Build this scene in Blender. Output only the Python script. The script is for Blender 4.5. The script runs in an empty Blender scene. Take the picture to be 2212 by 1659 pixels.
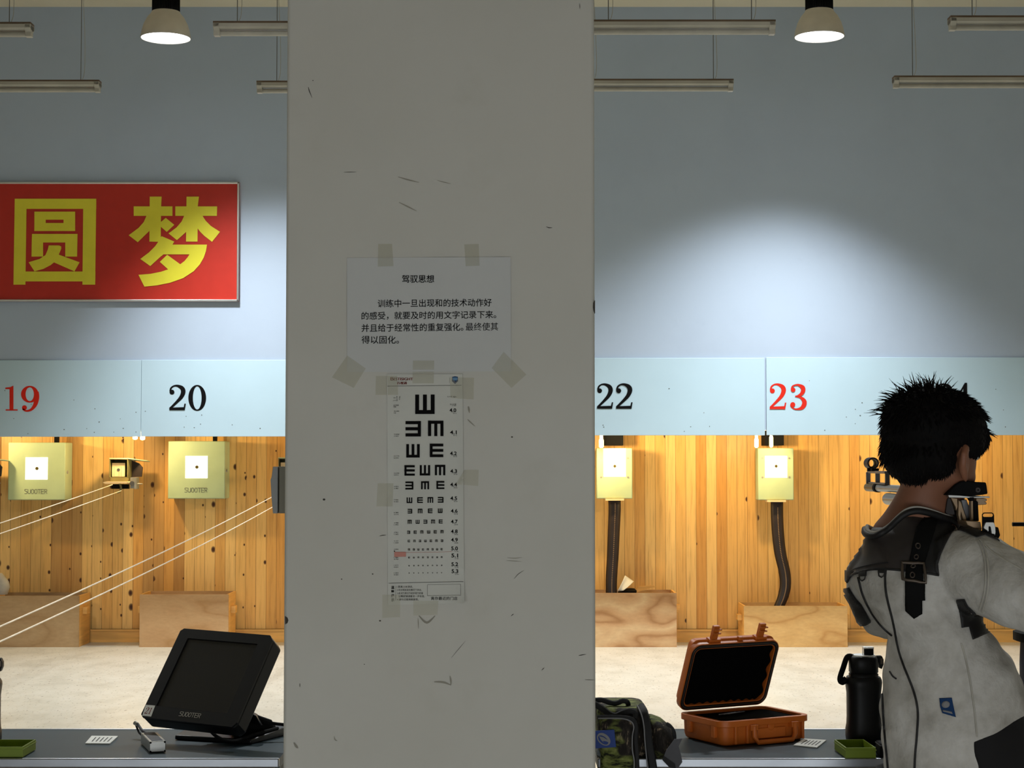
import bpy, bmesh, math, random
from mathutils import Vector, Matrix
from mathutils.bvhtree import BVHTree
from mathutils.geometry import delaunay_2d_cdt

random.seed(7)
SC = bpy.context.scene
COL = SC.collection
PI = math.pi
V = Vector

# ------------------------------------------------------------------ camera, view, light
F = 3800.0                      # focal length in pixels of the 2212 x 1659 frame
CAMZ = 1.385
HORIZON = 1000.0
PITCH = math.atan((HORIZON - 829.5) / F)
cam_data = bpy.data.cameras.new('camera')
cam_data.sensor_width = 36.0
cam_data.lens = F / 2212.0 * 36.0
cam_data.clip_start = 0.05
cam = bpy.data.objects.new('camera', cam_data)
cam.location = (0, 0, CAMZ)
cam.rotation_euler = (PI / 2 + PITCH, 0, 0)
COL.objects.link(cam)
SC.camera = cam
SC.view_settings.view_transform = 'Standard'
SC.view_settings.look = 'None'
SC.view_settings.exposure = 0.0
SC.view_settings.gamma = 1.0
SC.view_settings.use_curve_mapping = False
wd = bpy.data.worlds.new('world')
SC.world = wd
wd.use_nodes = True
wd.node_tree.nodes['Background'].inputs[0].default_value = (0.75, 0.82, 0.9, 1)
wd.node_tree.nodes['Background'].inputs[1].default_value = 0.10
try:
    SC.cycles.max_bounces = 6
    SC.cycles.diffuse_bounces = 3
    SC.cycles.glossy_bounces = 3
    SC.cycles.transparent_max_bounces = 8
    SC.cycles.sample_clamp_indirect = 6.0
except Exception:
    pass
E_HIGHBAY_WALL = 880.0           # spot of each high-bay lamp close to the range wall
E_HIGHBAY_LINE = 345.0          # spot of each high-bay lamp over the firing line
E_REAR_FILL = 51.0                 # added low fill light behind the camera
E_TARGET = 25.0                  # small warm lamps that light the targets

ld = bpy.data.lights.new('rear_fill_light', 'AREA')  # unseen area light, added to brighten the pillar and the boy
ld.shape = 'RECTANGLE'; ld.size = 4.4; ld.size_y = 0.9; ld.energy = E_REAR_FILL; ld.color = (0.93, 0.97, 1.0)
lo = bpy.data.objects.new('rear_fill_light', ld)
lo.location = (0.3, -0.86, 0.62); lo.rotation_euler = (PI / 2 - 0.10, 0, 0)
COL.objects.link(lo)


def P(px, py, d):
    """The place in the room, d metres in front of the camera, that is seen at that spot of the photograph."""
    u = (px - 1106.0) / F
    v = (829.5 - py) / F
    y = math.cos(PITCH) - v * math.sin(PITCH)
    z = math.sin(PITCH) + v * math.cos(PITCH)
    return V((u / y * d, d, CAMZ + z / y * d))


def ray(px, py):
    return (P(px, py, 1.0) - V((0, 0, CAMZ))).normalized()


def on_z(px, py, z):
    r = ray(px, py)
    t = (z - CAMZ) / r.z
    return V((0, 0, CAMZ)) + r * t


# ------------------------------------------------------------------ materials
def lin(c):
    return tuple(((x / 255.0) / 12.92 if x / 255.0 <= 0.04045 else ((x / 255.0 + 0.055) / 1.055) ** 2.4) for x in c) + (1.0,)


class N:
    def __init__(s, name):
        s.m = bpy.data.materials.new(name); s.m.use_nodes = True
        s.t = s.m.node_tree; s.t.nodes.clear()
        s.out = s.t.nodes.new('ShaderNodeOutputMaterial')
        s.b = s.t.nodes.new('ShaderNodeBsdfPrincipled')
        s.t.links.new(s.b.outputs[0], s.out.inputs[0])

    def n(s, kind, **kw):
        x = s.t.nodes.new('ShaderNode' + kind)
        for k, val in kw.items():
            if k.startswith('_'):
                setattr(x, k[1:], val)
        return x

    def l(s, a, b):
        s.t.links.new(a, b)

    def math(s, op, a, b=None, c=None):
        x = s.n('Math', _operation=op)
        for i, q in enumerate((a, b, c)):
            if q is None:
                continue
            if isinstance(q, (int, float)):
                x.inputs[i].default_value = q
            else:
                s.l(q, x.inputs[i])
        return x.outputs[0]

    def mix(s, fac, a, b, mode='MIX'):
        x = s.n('Mix', _data_type='RGBA', _blend_type=mode)
        for sock, q in ((x.inputs[0], fac), (x.inputs[6], a), (x.inputs[7], b)):
            if isinstance(q, (int, float)):
                sock.default_value = q
            elif isinstance(q, tuple):
                sock.default_value = q
            else:
                s.l(q, sock)
        return x.outputs[2]

    def coords(s, scale=(1, 1, 1), kind='Object'):
        tc = s.n('TexCoord')
        mp = s.n('Mapping')
        mp.inputs['Scale'].default_value = scale
        s.l(tc.outputs[kind], mp.inputs[0])
        return mp.outputs[0]

    def noise(s, vec, scale=5, detail=3, rough=0.5):
        x = s.n('TexNoise')
        x.inputs['Scale'].default_value = scale
        x.inputs['Detail'].default_value = detail
        x.inputs['Roughness'].default_value = rough
        s.l(vec, x.inputs['Vector'])
        return x.outputs[0]

    def ramp(s, fac, stops):
        x = s.n('ValToRGB')
        cr = x.color_ramp
        while len(cr.elements) < len(stops):
            cr.elements.new(0.5)
        for e, (p, c) in zip(cr.elements, stops):
            e.position = p; e.color = c if len(c) == 4 else c + (1,)
        s.l(fac, x.inputs[0])
        return x.outputs[0]

    def bump(s, h, strength=0.2, dist=0.01):
        x = s.n('Bump')
        x.inputs['Strength'].default_value = strength
        x.inputs['Distance'].default_value = dist
        s.l(h, x.inputs['Height'])
        s.l(x.outputs[0], s.b.inputs['Normal'])

    def set(s, rough=0.6, metal=0.0, spec=0.4):
        s.b.inputs['Roughness'].default_value = rough
        s.b.inputs['Metallic'].default_value = metal
        s.b.inputs['Specular IOR Level'].default_value = spec

    def color(s, c):
        if isinstance(c, tuple):
            s.b.inputs['Base Color'].default_value = c
        else:
            s.l(c, s.b.inputs['Base Color'])


def mat(name, rgb, rough=0.6, metal=0.0, spec=0.4, var=0.07, scale=12, bump=0.0, bscale=60, stretch=(1, 1, 1)):
    n = N(name); n.set(rough, metal, spec)
    c = lin(rgb)
    vec = n.coords(stretch)
    f = n.noise(vec, scale, 4)
    dk = tuple(x * (1 - 2 * var) for x in c[:3]) + (1,)
    lt = tuple(min(1, x * (1 + 2 * var)) for x in c[:3]) + (1,)
    n.color(n.ramp(f, [(0.3, dk), (0.7, lt)]))
    if bump:
        n.bump(n.noise(vec, bscale, 3), bump, 0.004)
    return n.m


def ink(name, rgb):
    return mat(name, rgb, 0.8, 0, 0.08, 0.02)


def glow(name, rgb, strength):
    n = N(name); n.set(0.5)
    n.color(lin(rgb))
    n.b.inputs['Emission Color'].default_value = lin(rgb)
    n.b.inputs['Emission Strength'].default_value = strength
    return n.m


def wood_wall():
    n = N('pine_boards'); n.set(0.42, 0, 0.35)
    tc = n.n('TexCoord'); sx = n.n('SeparateXYZ'); n.l(tc.outputs['Object'], sx.inputs[0])
    x, z = sx.outputs[0], sx.outputs[2]
    q = n.math('DIVIDE', x, 0.0795)
    cell = n.math('FLOOR', q)
    fr = n.math('FRACT', q)
    wn = n.n('TexWhiteNoise', _noise_dimensions='1D'); n.l(cell, wn.inputs['W'])
    wn2 = n.n('TexWhiteNoise', _noise_dimensions='1D'); n.l(n.math('ADD', cell, 37.3), wn2.inputs['W'])
    tone = n.ramp(wn.outputs[0], [(0.0, lin((206, 150, 76))), (0.2, lin((222, 172, 98))), (0.6, lin((230, 184, 110))), (1.0, lin((238, 198, 128)))])
    cb = n.n('CombineXYZ')
    n.l(n.math('MULTIPLY', x, 26), cb.inputs[0]); n.l(n.math('MULTIPLY', wn2.outputs[0], 50), cb.inputs[1]); n.l(n.math('MULTIPLY', z, 1.4), cb.inputs[2])
    grain = n.noise(cb.outputs[0], 2.2, 5, 0.6)
    g2 = n.ramp(grain, [(0.25, (0.58, 0.49, 0.38)), (0.48, (0.94, 0.92, 0.88)), (0.75, (1.08, 1.06, 1.02))])
    c = n.mix(0.75, tone, g2, 'MULTIPLY')
    # old stained boards on the wall's plain left end only
    leftm = n.math('LESS_THAN', x, -1.62)
    stain = n.math('MULTIPLY', n.math('GREATER_THAN', wn2.outputs[0], 0.84), leftm)
    c = n.mix(n.math('MULTIPLY', stain, 0.45), c, lin((120, 66, 24)))
    # knots
    kv = n.n('CombineXYZ')
    n.l(n.math('MULTIPLY', x, 12.58), kv.inputs[0]); n.l(n.math('ADD', n.math('MULTIPLY', z, 8.5), n.math('MULTIPLY', wn.outputs[0], 40)), kv.inputs[1])
    vo = n.n('TexVoronoi', _voronoi_dimensions='2D'); vo.inputs['Scale'].default_value = 1.0; vo.inputs['Randomness'].default_value = 1.0
    n.l(kv.outputs[0], vo.inputs['Vector'])
    sc = n.n('SeparateColor'); n.l(vo.outputs['Color'], sc.inputs[0])
    thr = n.math('ADD', n.math('MULTIPLY', leftm, -0.20), 0.975)
    on = n.math('GREATER_THAN', sc.outputs[0], thr)
    size = n.math('ADD', n.math('MULTIPLY', n.math('POWER', sc.outputs[1], 2.0), 0.20), 0.08)
    rel = n.math('DIVIDE', vo.outputs['Distance'], size)
    kn = n.math('MULTIPLY', on, n.math('SUBTRACT', 1.0, n.math('MINIMUM', 1.0, n.math('POWER', rel, 4.0))))
    c = n.mix(kn, c, lin((62, 26, 8)))
    # grooves between the boards
    gd = n.math('MINIMUM', fr, n.math('SUBTRACT', 1.0, fr))
    gr = n.math('LESS_THAN', gd, 0.022)
    c = n.mix(n.math('MULTIPLY', gr, 0.6), c, lin((92, 56, 20)))
    n.color(c)
    n.bump(n.math('SUBTRACT', n.math('MULTIPLY', grain, 0.12), gr), 0.35, 0.004)
    return n.m


def plywood(name, a, b, c3, seed):
    n = N(name); n.set(0.6, 0, 0.25)
    tc = n.n('TexCoord'); mp = n.n('Mapping'); n.l(tc.outputs['Object'], mp.inputs[0])
    mp.inputs['Scale'].default_value = (1.0, 1.0, 2.6); mp.inputs['Location'].default_value = (seed, seed * 0.7, seed * 1.3)
    f = n.noise(mp.outputs[0], 1.7, 2, 0.35)
    w = n.math('FRACT', n.math('MULTIPLY', f, 4.5))
    tri = n.math('ABSOLUTE', n.math('SUBTRACT', n.math('MULTIPLY', w, 2.0), 1.0))
    f2 = n.noise(mp.outputs[0], 22, 4, 0.6)
    base = n.ramp(tri, [(0.0, lin(a)), (0.75, lin(b)), (1.0, lin(c3))])
    n.color(n.mix(0.35, base, n.ramp(f2, [(0.3, (0.7, 0.66, 0.6)), (0.7, (1.1, 1.08, 1.05))]), 'MULTIPLY'))
    return n.m


def vinyl_floor():
    n = N('cream_marbled_vinyl'); n.set(0.38, 0, 0.4)
    tc = n.n('TexCoord'); mp = n.n('Mapping'); n.l(tc.outputs['Object'], mp.inputs[0])
    mp.inputs['Scale'].default_value = (1.0, 0.55, 1.0)
    f1 = n.noise(mp.outputs[0], 5.0, 5, 0.65)
    mp2 = n.n('Mapping'); n.l(tc.outputs['Object'], mp2.inputs[0]); mp2.inputs['Scale'].default_value = (16, 5.0, 1)
    f2 = n.noise(mp2.outputs[0], 4.0, 3, 0.6)
    c = n.ramp(f1, [(0.25, lin((160, 158, 146))), (0.5, lin((180, 178, 166))), (0.8, lin((190, 189, 179)))])
    sp = n.ramp(f2, [(0.615, (0, 0, 0)), (0.67, (1, 1, 1))])
    c = n.mix(n.math('MULTIPLY', sp, 0.75), c, lin((84, 78, 70)))
    n.color(c)
    return n.m


def painted_wall(name, rgb, dirt, amount, seed=0.0):
    n = N(name); n.set(0.62, 0, 0.3)
    tc = n.n('TexCoord'); mp = n.n('Mapping'); n.l(tc.outputs['Object'], mp.inputs[0]); mp.inputs['Location'].default_value = (seed, seed, seed)
    f = n.noise(mp.outputs[0], 1.3, 5, 0.6)
    f2 = n.noise(mp.outputs[0], 7.0, 5, 0.6)
    c = n.mix(n.math('MULTIPLY', n.ramp(f, [(0.48, (0, 0, 0)), (0.75, (1, 1, 1))]), amount), lin(rgb), lin(dirt))
    c = n.mix(n.math('MULTIPLY', n.ramp(f2, [(0.62, (0, 0, 0)), (0.8, (1, 1, 1))]), amount * 0.8), c, lin(dirt))
    n.color(c)
    n.bump(n.noise(mp.outputs[0], 30, 4), 0.08, 0.004)
    return n.m


def camo():
    n = N('camouflage_cloth'); n.set(0.8, 0, 0.2)
    v1 = n.coords((18, 60, 60))
    v2 = n.coords((1, 1, 1))
    big = n.noise(v2, 16, 2)
    st = n.noise(v1, 1.6, 3, 0.7)
    st2 = n.noise(n.coords((70, 60, 22)), 1.3, 3, 0.7)
    green = n.ramp(st, [(0.40, lin((30, 32, 22))), (0.50, lin((98, 106, 54))), (0.66, lin((140, 146, 84)))])
    brown = n.ramp(st2, [(0.45, lin((34, 30, 27))), (0.60, lin((58, 52, 46))), (0.68, lin((150, 132, 108)))])
    n.color(n.mix(n.ramp(big, [(0.47, (0, 0, 0)), (0.53, (1, 1, 1))]), green, brown))
    n.bump(st, 0.2, 0.003)
    return n.m


def tape_mat():
    n = N('clear_yellowed_tape'); n.set(0.35, 0, 0.5)
    n.color(lin((190, 185, 152)))
    n.b.inputs['Alpha'].default_value = 0.26
    return n.m


def canvas_mat():
    n = N('grey_white_canvas'); n.set(0.85, 0, 0.15)
    v = n.coords()
    f = n.noise(v, 9, 5, 0.6)
    f2 = n.noise(v, 30, 4, 0.6)
    c = n.ramp(f, [(0.33, lin((160, 156, 148))), (0.52, lin((194, 191, 185))), (0.72, lin((216, 214, 210)))])
    n.color(n.mix(0.3, c, n.ramp(f2, [(0.3, (0.8, 0.78, 0.74)), (0.7, (1.05, 1.05, 1.05))]), 'MULTIPLY'))
    n.bump(n.math('ADD', n.math('MULTIPLY', f, 1.4), n.math('MULTIPLY', f2, 0.3)), 0.5, 0.016)
    return n.m


M = {
    'wood': wood_wall(), 'floor': vinyl_floor(),
    'blue': painted_wall('pale_blue_paint', (172, 186, 203), (158, 170, 188), 0.35),
    'white_wall': painted_wall('off_white_paint', (205, 203, 196), (180, 176, 164), 0.35, 3.0),
    'pillar': painted_wall('grey_white_pillar_paint', (199, 197, 189), (176, 172, 158), 0.32, 9.0),
    'cream': painted_wall('cream_ceiling_paint', (216, 208, 184), (196, 188, 164), 0.3, 5.0),
    'panel': mat('pale_blue_sheet', (182, 206, 218), 0.5, var=0.015, scale=2.0),
    'red': mat('red_banner', (182, 46, 34), 0.4, var=0.02),
    'yellow': mat('yellow_letters', (222, 212, 56), 0.45, var=0.015),
    'chrome': mat('polished_metal', (226, 226, 224), 0.36, 1.0, var=0.02),
    'alu': mat('aluminium_trim', (150, 154, 160), 0.36, 1.0, var=0.06, scale=20, stretch=(0.3, 1, 1)),
    'black_ink': ink('black_ink', (14, 13, 14)),
    'red_ink': ink('red_ink', (208, 44, 30)),
    'dark_red_ink': ink('dark_red_ink', (120, 34, 26)),
    'brown_ink': ink('brown_ink', (86, 78, 40)),
    'grey_ink': ink('grey_ink', (92, 92, 90)),
    'blue_ink': ink('blue_ink', (34, 62, 104)),
    'light_blue_ink': ink('light_blue_ink', (104, 140, 172)),
    'pink_ink': ink('pink_ink', (200, 140, 128)),
    'target_green': mat('pale_green_metal', (170, 188, 150), 0.45, var=0.03, scale=6),
    'window_glow': glow('lit_target_window', (255, 252, 232), 1.6),
    'bulb': glow('lit_bulb', (255, 228, 150), 9.0),
    'lamp_disc': glow('lit_lamp_disc', (250, 252, 255), 6.0),
    'lamp_shade': mat('spun_aluminium_shade', (196, 190, 178), 0.42, 0.35, var=0.03),
    'black_plastic': mat('black_plastic', (11, 11, 12), 0.45, spec=0.25, var=0.06),
    'matte_black': mat('matt_black', (10, 10, 10), 0.8, spec=0.15, var=0.05),
    'screen': mat('dark_screen', (26, 25, 25), 0.3, var=0.02),
    'belt': mat('dark_brown_belt', (38, 28, 26), 0.5, var=0.1),
    'stitch': mat('tan_stitching', (150, 120, 86), 0.8),
    'fixture_white': mat('white_enamel', (166, 162, 150), 0.45, var=0.05, scale=8),
    'fixture_top_shadow': mat('shaded_brown_top', (98, 80, 62), 0.7, var=0.12),  # shadow on the upper plate, painted as brown
    'wire': mat('grey_wire', (98, 96, 92), 0.6),
    'white_cord': mat('white_cord', (214, 200, 176), 0.7),
    'notice_paper': mat('notice_paper', (197, 198, 196), 0.8, spec=0.1, var=0.012, scale=4),
    'paper': mat('white_paper', (222, 222, 214), 0.75, var=0.012, scale=4),
    'chart_paper': mat('worn_chart_paper', (200, 200, 192), 0.7, var=0.03, scale=7),
    'tape': tape_mat(),
    'scuff': mat('dark_scuff', (66, 62, 56), 0.9),
    'faint_scuff': mat('faint_scuff', (150, 146, 134), 0.9),
    'green': mat('lime_green_plastic', (112, 132, 22), 0.45, var=0.03),
    'orange': mat('orange_plastic', (196, 100, 30), 0.45, var=0.05, bump=0.08, bscale=240),
    'case_foam': mat('black_foam', (8, 8, 8), 0.95, spec=0.03),
    'table': mat('dark_slate_tabletop', (46, 61, 67), 0.5, spec=0.18, var=0.05, scale=5),
    'fascia': mat('brown_grey_fascia', (122, 108, 98), 0.6, var=0.06),
    'silver': mat('brushed_silver', (160, 160, 156), 0.38, 0.8, var=0.05),
    'dark_grey': mat('dark_grey_label', (70, 72, 74), 0.6),
    'gold': mat('dull_gold', (128, 104, 50), 0.4, 0.7),
    'tan_metal': mat('tan_anodised_metal', (150, 126, 98), 0.45, 0.3),
    'gun_grey': mat('gun_grey', (96, 96, 98), 0.4, 0.6),
    'camo': camo(),
    'bag_black': mat('black_webbing', (20, 20, 22), 0.7, bump=0.15, bscale=300),
    'bag_grey': mat('grey_strap_cloth', (78, 78, 82), 0.75, bump=0.15, bscale=300),
    'zip_grey': mat('grey_zip_piping', (130, 130, 132), 0.5),
    'label_blue': mat('royal_blue_label', (26, 62, 140), 0.6),
    'navy': mat('navy_cloth', (24, 25, 44), 0.85),
    'skin': mat('tan_skin', (134, 88, 65), 0.55, var=0.05, scale=18),
    'hair': mat('black_hair', (9, 7, 7), 0.75, spec=0.12),
    'canvas': canvas_mat(),
    'jacket_black': mat('black_jacket_leather', (20, 19, 20), 0.6, var=0.12, scale=8, bump=0.25, bscale=14),
    'yoke_brown': mat('charcoal_yoke_leather', (44, 38, 36), 0.6, var=0.15, scale=8, bump=0.3, bscale=14),
    'bronze': mat('dull_bronze', (92, 82, 74), 0.42, 0.7),
    'trousers': mat('black_trousers', (20, 19, 21), 0.85),
    'shoe': mat('black_shoe', (18, 18, 18), 0.5),
    'box_grey': mat('grey_enamel_box', (160, 162, 162), 0.5, var=0.03),
    'box_grey_green': mat('olive_grey_enamel', (136, 132, 116), 0.55, var=0.04),
    'ply_grey': plywood('plywood_grey', (172, 144, 106), (166, 136, 98), (156, 126, 88), 2.0),
    'ply_pink': plywood('plywood_pinkish', (186, 150, 108), (180, 142, 100), (170, 130, 86), 5.0),
    'ply_swirl': plywood('plywood_swirl', (198, 166, 124), (182, 142, 100), (156, 114, 74), 11.3),
    'ply_yellow': plywood('plywood_yellow', (204, 164, 106), (196, 154, 96), (180, 134, 78), 17.0),
    'pine': mat('pine_strip', (218, 168, 94), 0.5, var=0.08, scale=3, stretch=(1, 1, 12)),
    'old_steel': mat('old_grey_steel', (150, 148, 140), 0.5, 0.5, var=0.12),
    'olive': mat('olive_sheet_metal', (112, 106, 66), 0.5, var=0.08),
    'card_paper': mat('cream_target_card', (228, 200, 156), 0.7, var=0.02),
    'silver_paint': mat('grey_white_plastic', (172, 168, 158), 0.5),
}


# ------------------------------------------------------------------ building helpers
WM = {}          # world matrix of each thing and part as it is built


def tagp(o, label=None, cat=None, group=None, kind=None):
    if label: o['label'] = label
    if cat: o['category'] = cat
    if group: o['group'] = group
    if kind: o['kind'] = kind
    return o


def thing(name, label, cat, loc=(0, 0, 0), rz=0.0, group=None):
    o = bpy.data.objects.new(name, None)
    o.empty_display_size = 0.05
    o.location = loc; o.rotation_euler = (0, 0, rz)
    COL.objects.link(o)
    WM[o] = Matrix.Translation(V(loc)) @ Matrix.Rotation(rz, 4, 'Z')
    return tagp(o, label, cat, group)


class B:
    def __init__(s):
        s.v = []; s.f = []; s.mi = []; s.m = 0; s.lift = 1.0

    def add(s, vs, fs):
        k = len(s.v)
        s.v += [V(x) for x in vs]
        s.f += [tuple(i + k for i in f) for f in fs]
        s.mi += [s.m] * len(fs)
        return s

    def box(s, c, size, R=None):
        x, y, z = (q / 2 for q in size)
        vs = [V((a * x, b * y, d * z)) for d in (-1, 1) for b in (-1, 1) for a in (-1, 1)]
        if R is not None:
            vs = [R @ q for q in vs]
        c = V(c)
        return s.hexa([q + c for q in vs])

    def hexa(s, vs):
        """eight corners: bottom (--, +-, -+, ++) then top in the same order"""
        return s.add(vs, [(0, 2, 3, 1), (4, 5, 7, 6), (0, 1, 5, 4), (2, 6, 7, 3), (0, 4, 6, 2), (1, 3, 7, 5)])

    def lohi(s, lo, hi):
        return s.box([(a + b) / 2 for a, b in zip(lo, hi)], [abs(b - a) for a, b in zip(lo, hi)])

    def prism(s, pts, off):
        """a polygon (world points) pushed along off"""
        n = len(pts); off = V(off)
        a = [V(p) for p in pts]; b = [p + off for p in a]
        return s.add(a + b, [tuple(range(n - 1, -1, -1)), tuple(range(n, 2 * n))] + [(i, (i + 1) % n, n + (i + 1) % n, n + i) for i in range(n)])

    def cyl(s, p0, p1, r0, r1=None, n=16, caps=True):
        p0, p1 = V(p0), V(p1)
        r1 = r0 if r1 is None else r1
        ax = (p1 - p0).normalized()
        u = ax.orthogonal().normalized(); w = ax.cross(u)
        vs = []
        for p, r in ((p0, r0), (p1, r1)):
            for i in range(n):
                a = 2 * PI * i / n
                vs.append(p + u * (r * math.cos(a)) + w * (r * math.sin(a)))
        fs = [(i, (i + 1) % n, n + (i + 1) % n, n + i) for i in range(n)]
        if caps:
            fs += [tuple(range(n - 1, -1, -1)), tuple(range(n, 2 * n))]
        return s.add(vs, fs)

    def tube(s, pts, r, n=8, flat=1.0, up=None):
        pts = [V(p) for p in pts]
        m = len(pts)
        vs = []; fs = []
        prev = None
        for i, p in enumerate(pts):
            t = (pts[min(i + 1, m - 1)] - pts[max(i - 1, 0)]).normalized()
            if up is not None:
                u = t.cross(V(up))
                u = u.normalized() if u.length > 1e-6 else t.orthogonal().normalized()
            elif prev is None:
                u = t.orthogonal().normalized()
            else:
                u = (prev - t * prev.dot(t)).normalized()
            prev = u
            w = t.cross(u)
            rr = r[i] if isinstance(r, (list, tuple)) else r
            for k in range(n):
                a = 2 * PI * k / n
                vs.append(p + u * (rr * math.cos(a)) + w * (rr * flat * math.sin(a)))
        for i in range(m - 1):
            for k in range(n):
                fs.append((i * n + k, i * n + (k + 1) % n, (i + 1) * n + (k + 1) % n, (i + 1) * n + k))
        fs += [tuple(range(n - 1, -1, -1)), tuple(range((m - 1) * n, m * n))]
        return s.add(vs, fs)

    def lathe(s, prof, c=(0, 0, 0), n=32, sx=1.0, sy=1.0, closed=False):
        c = V(c); vs = []; fs = []
        m = len(prof)
        for r, z in prof:
            for k in range(n):
                a = 2 * PI * k / n
                vs.append(c + V((r * sx * math.cos(a), r * sy * math.sin(a), z)))
        for i in range(m - 1):
            for k in range(n):
                fs.append((i * n + k, i * n + (k + 1) % n, (i + 1) * n + (k + 1) % n, (i + 1) * n + k))
        if closed:
            fs += [tuple(range(n - 1, -1, -1)), tuple(range((m - 1) * n, m * n))]
        return s.add(vs, fs)

    def ball(s, c, r, n=20, m=12, R=None):
        if isinstance(r, (int, float)): r = (r, r, r)
        c = V(c); vs = []; fs = []
        for i in range(1, m):
            th = PI * i / m
            for k in range(n):
                a = 2 * PI * k / n
                q = V((r[0] * math.sin(th) * math.cos(a), r[1] * math.sin(th) * math.sin(a), r[2] * math.cos(th)))
                vs.append(c + (R @ q if R is not None else q))
        top = V((0, 0, r[2])); bot = V((0, 0, -r[2]))
        vs += [c + (R @ top if R is not None else top), c + (R @ bot if R is not None else bot)]
        t, b = len(vs) - 2, len(vs) - 1
        for k in range(n):
            fs.append((t, k, (k + 1) % n))
            fs.append((b, (m - 2) * n + (k + 1) % n, (m - 2) * n + k))
        for i in range(m - 2):
            for k in range(n):
                fs.append((i * n + k, (i + 1) * n + k, (i + 1) * n + (k + 1) % n, i * n + (k + 1) % n))
        return s.add(vs, fs)

    def loft(s, rings, n=28, power=2.0):
        """rings of (centre, half-axis u, half-axis w); closed at both ends"""
        vs = []; fs = []
        for c, u, w in rings:
            for k in range(n):
                a = 2 * PI * k / n
                ca, sa = math.cos(a), math.sin(a)
                e = 2.0 / power
                ca = math.copysign(abs(ca) ** e, ca); sa = math.copysign(abs(sa) ** e, sa)
                vs.append(V(c) + V(u) * ca + V(w) * sa)
        m = len(rings)
        for i in range(m - 1):
            for k in range(n):
                fs.append((i * n + k, i * n + (k + 1) % n, (i + 1) * n + (k + 1) % n, (i + 1) * n + k))
        fs += [tuple(range(n - 1, -1, -1)), tuple(range((m - 1) * n, m * n))]
        return s.add(vs, fs)

    def grid(s, fn, nu, nv, flip=False):
        vs = [fn(i / nu, j / nv) for j in range(nv + 1) for i in range(nu + 1)]
        w = nu + 1
        fs = [(j * w + i, j * w + i + 1, (j + 1) * w + i + 1, (j + 1) * w + i) for j in range(nv) for i in range(nu)]
        if flip: fs = [f[::-1] for f in fs]
        return s.add(vs, fs)

    def build(s, name, mats, parent=None, smooth=30, bevel=0.0, seg=2, local=False, origin=None, fix=True, label=None, solid=0.0):
        if not isinstance(mats, (list, tuple)): mats = [mats]
        if parent is not None:
            W = WM[parent]
            inv = Matrix() if local else W.inverted()
        else:
            if origin is None:
                xs = [q.x for q in s.v]; ys = [q.y for q in s.v]; zs = [q.z for q in s.v]
                origin = ((min(xs) + max(xs)) / 2, (min(ys) + max(ys)) / 2, min(zs))
            W = Matrix.Translation(V(origin)); inv = W.inverted()
        me = bpy.data.meshes.new(name)
        me.from_pydata([inv @ q for q in s.v], [], s.f)
        for mm in mats:
            me.materials.append(M[mm] if isinstance(mm, str) else mm)
        me.polygons.foreach_set('material_index', s.mi)
        if fix:
            bm = bmesh.new(); bm.from_mesh(me)
            bmesh.ops.recalc_face_normals(bm, faces=bm.faces)
            bm.to_mesh(me); bm.free()
        return link_mesh(name, me, parent, W, smooth, bevel, seg, label, solid)


def link_mesh(name, me, parent, W, smooth=30, bevel=0.0, seg=2, label=None, solid=0.0):
    o = bpy.data.objects.new(name, me)
    COL.objects.link(o)
    if parent is not None:
        o.parent = parent
    else:
        o.matrix_world = W
    WM[o] = W
    if smooth:
        me.polygons.foreach_set('use_smooth', [True] * len(me.polygons))
        me.set_sharp_from_angle(angle=math.radians(smooth))
    if solid:
        md = o.modifiers.new('thick', 'SOLIDIFY'); md.thickness = solid; md.offset = 0
    if bevel:
        md = o.modifiers.new('round', 'BEVEL'); md.width = bevel; md.segments = seg; md.limit_method = 'ANGLE'; md.angle_limit = math.radians(40)
    if label: o['label'] = label
    me.update()
    return o


def dup(root, loc, rz=None, label=None, group=None):
    r = root.copy(); COL.objects.link(r); r.location = loc
    if rz is not None: r.rotation_euler = (0, 0, rz)
    if label: r['label'] = label
    if group: r['group'] = group
    WM[r] = Matrix.Translation(V(loc)) @ Matrix.Rotation(r.rotation_euler.z, 4, 'Z')
    for ch in list(root.children):
        c = ch.copy(); COL.objects.link(c); c.parent = r; WM[c] = WM[r]
        for g in list(ch.children):
            d = g.copy(); COL.objects.link(d); d.parent = c; WM[d] = WM[r]
    return r


def text_shapes(s, body, x0, x1, yc, h, place, weight=0.0):
    """letters fitted between x0 and x1 (x1 None: keeps the type's own width), h high around yc, y down as in the photograph"""
    cu = bpy.data.curves.new('t', 'FONT'); cu.body = body; cu.offset = weight; cu.resolution_u = 3
    ob = bpy.data.objects.new('t', cu); COL.objects.link(ob)
    bpy.context.view_layer.update()
    me = bpy.data.meshes.new_from_object(ob.evaluated_get(bpy.context.evaluated_depsgraph_get()))
    xs = [q.co.x for q in me.vertices]; ys = [q.co.y for q in me.vertices]
    ax, bx, ay, by = min(xs), max(xs), min(ys), max(ys)
    sy = h / (by - ay)
    sx = sy if x1 is None else (x1 - x0) / (bx - ax)
    vs = [place(x0 + (q.co.x - ax) * sx, yc - (q.co.y - (ay + by) / 2) * sy) for q in me.vertices]
    s.add(vs, [tuple(p.vertices) for p in me.polygons])
    bpy.data.objects.remove(ob); bpy.data.meshes.remove(me); bpy.data.curves.remove(cu)


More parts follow.
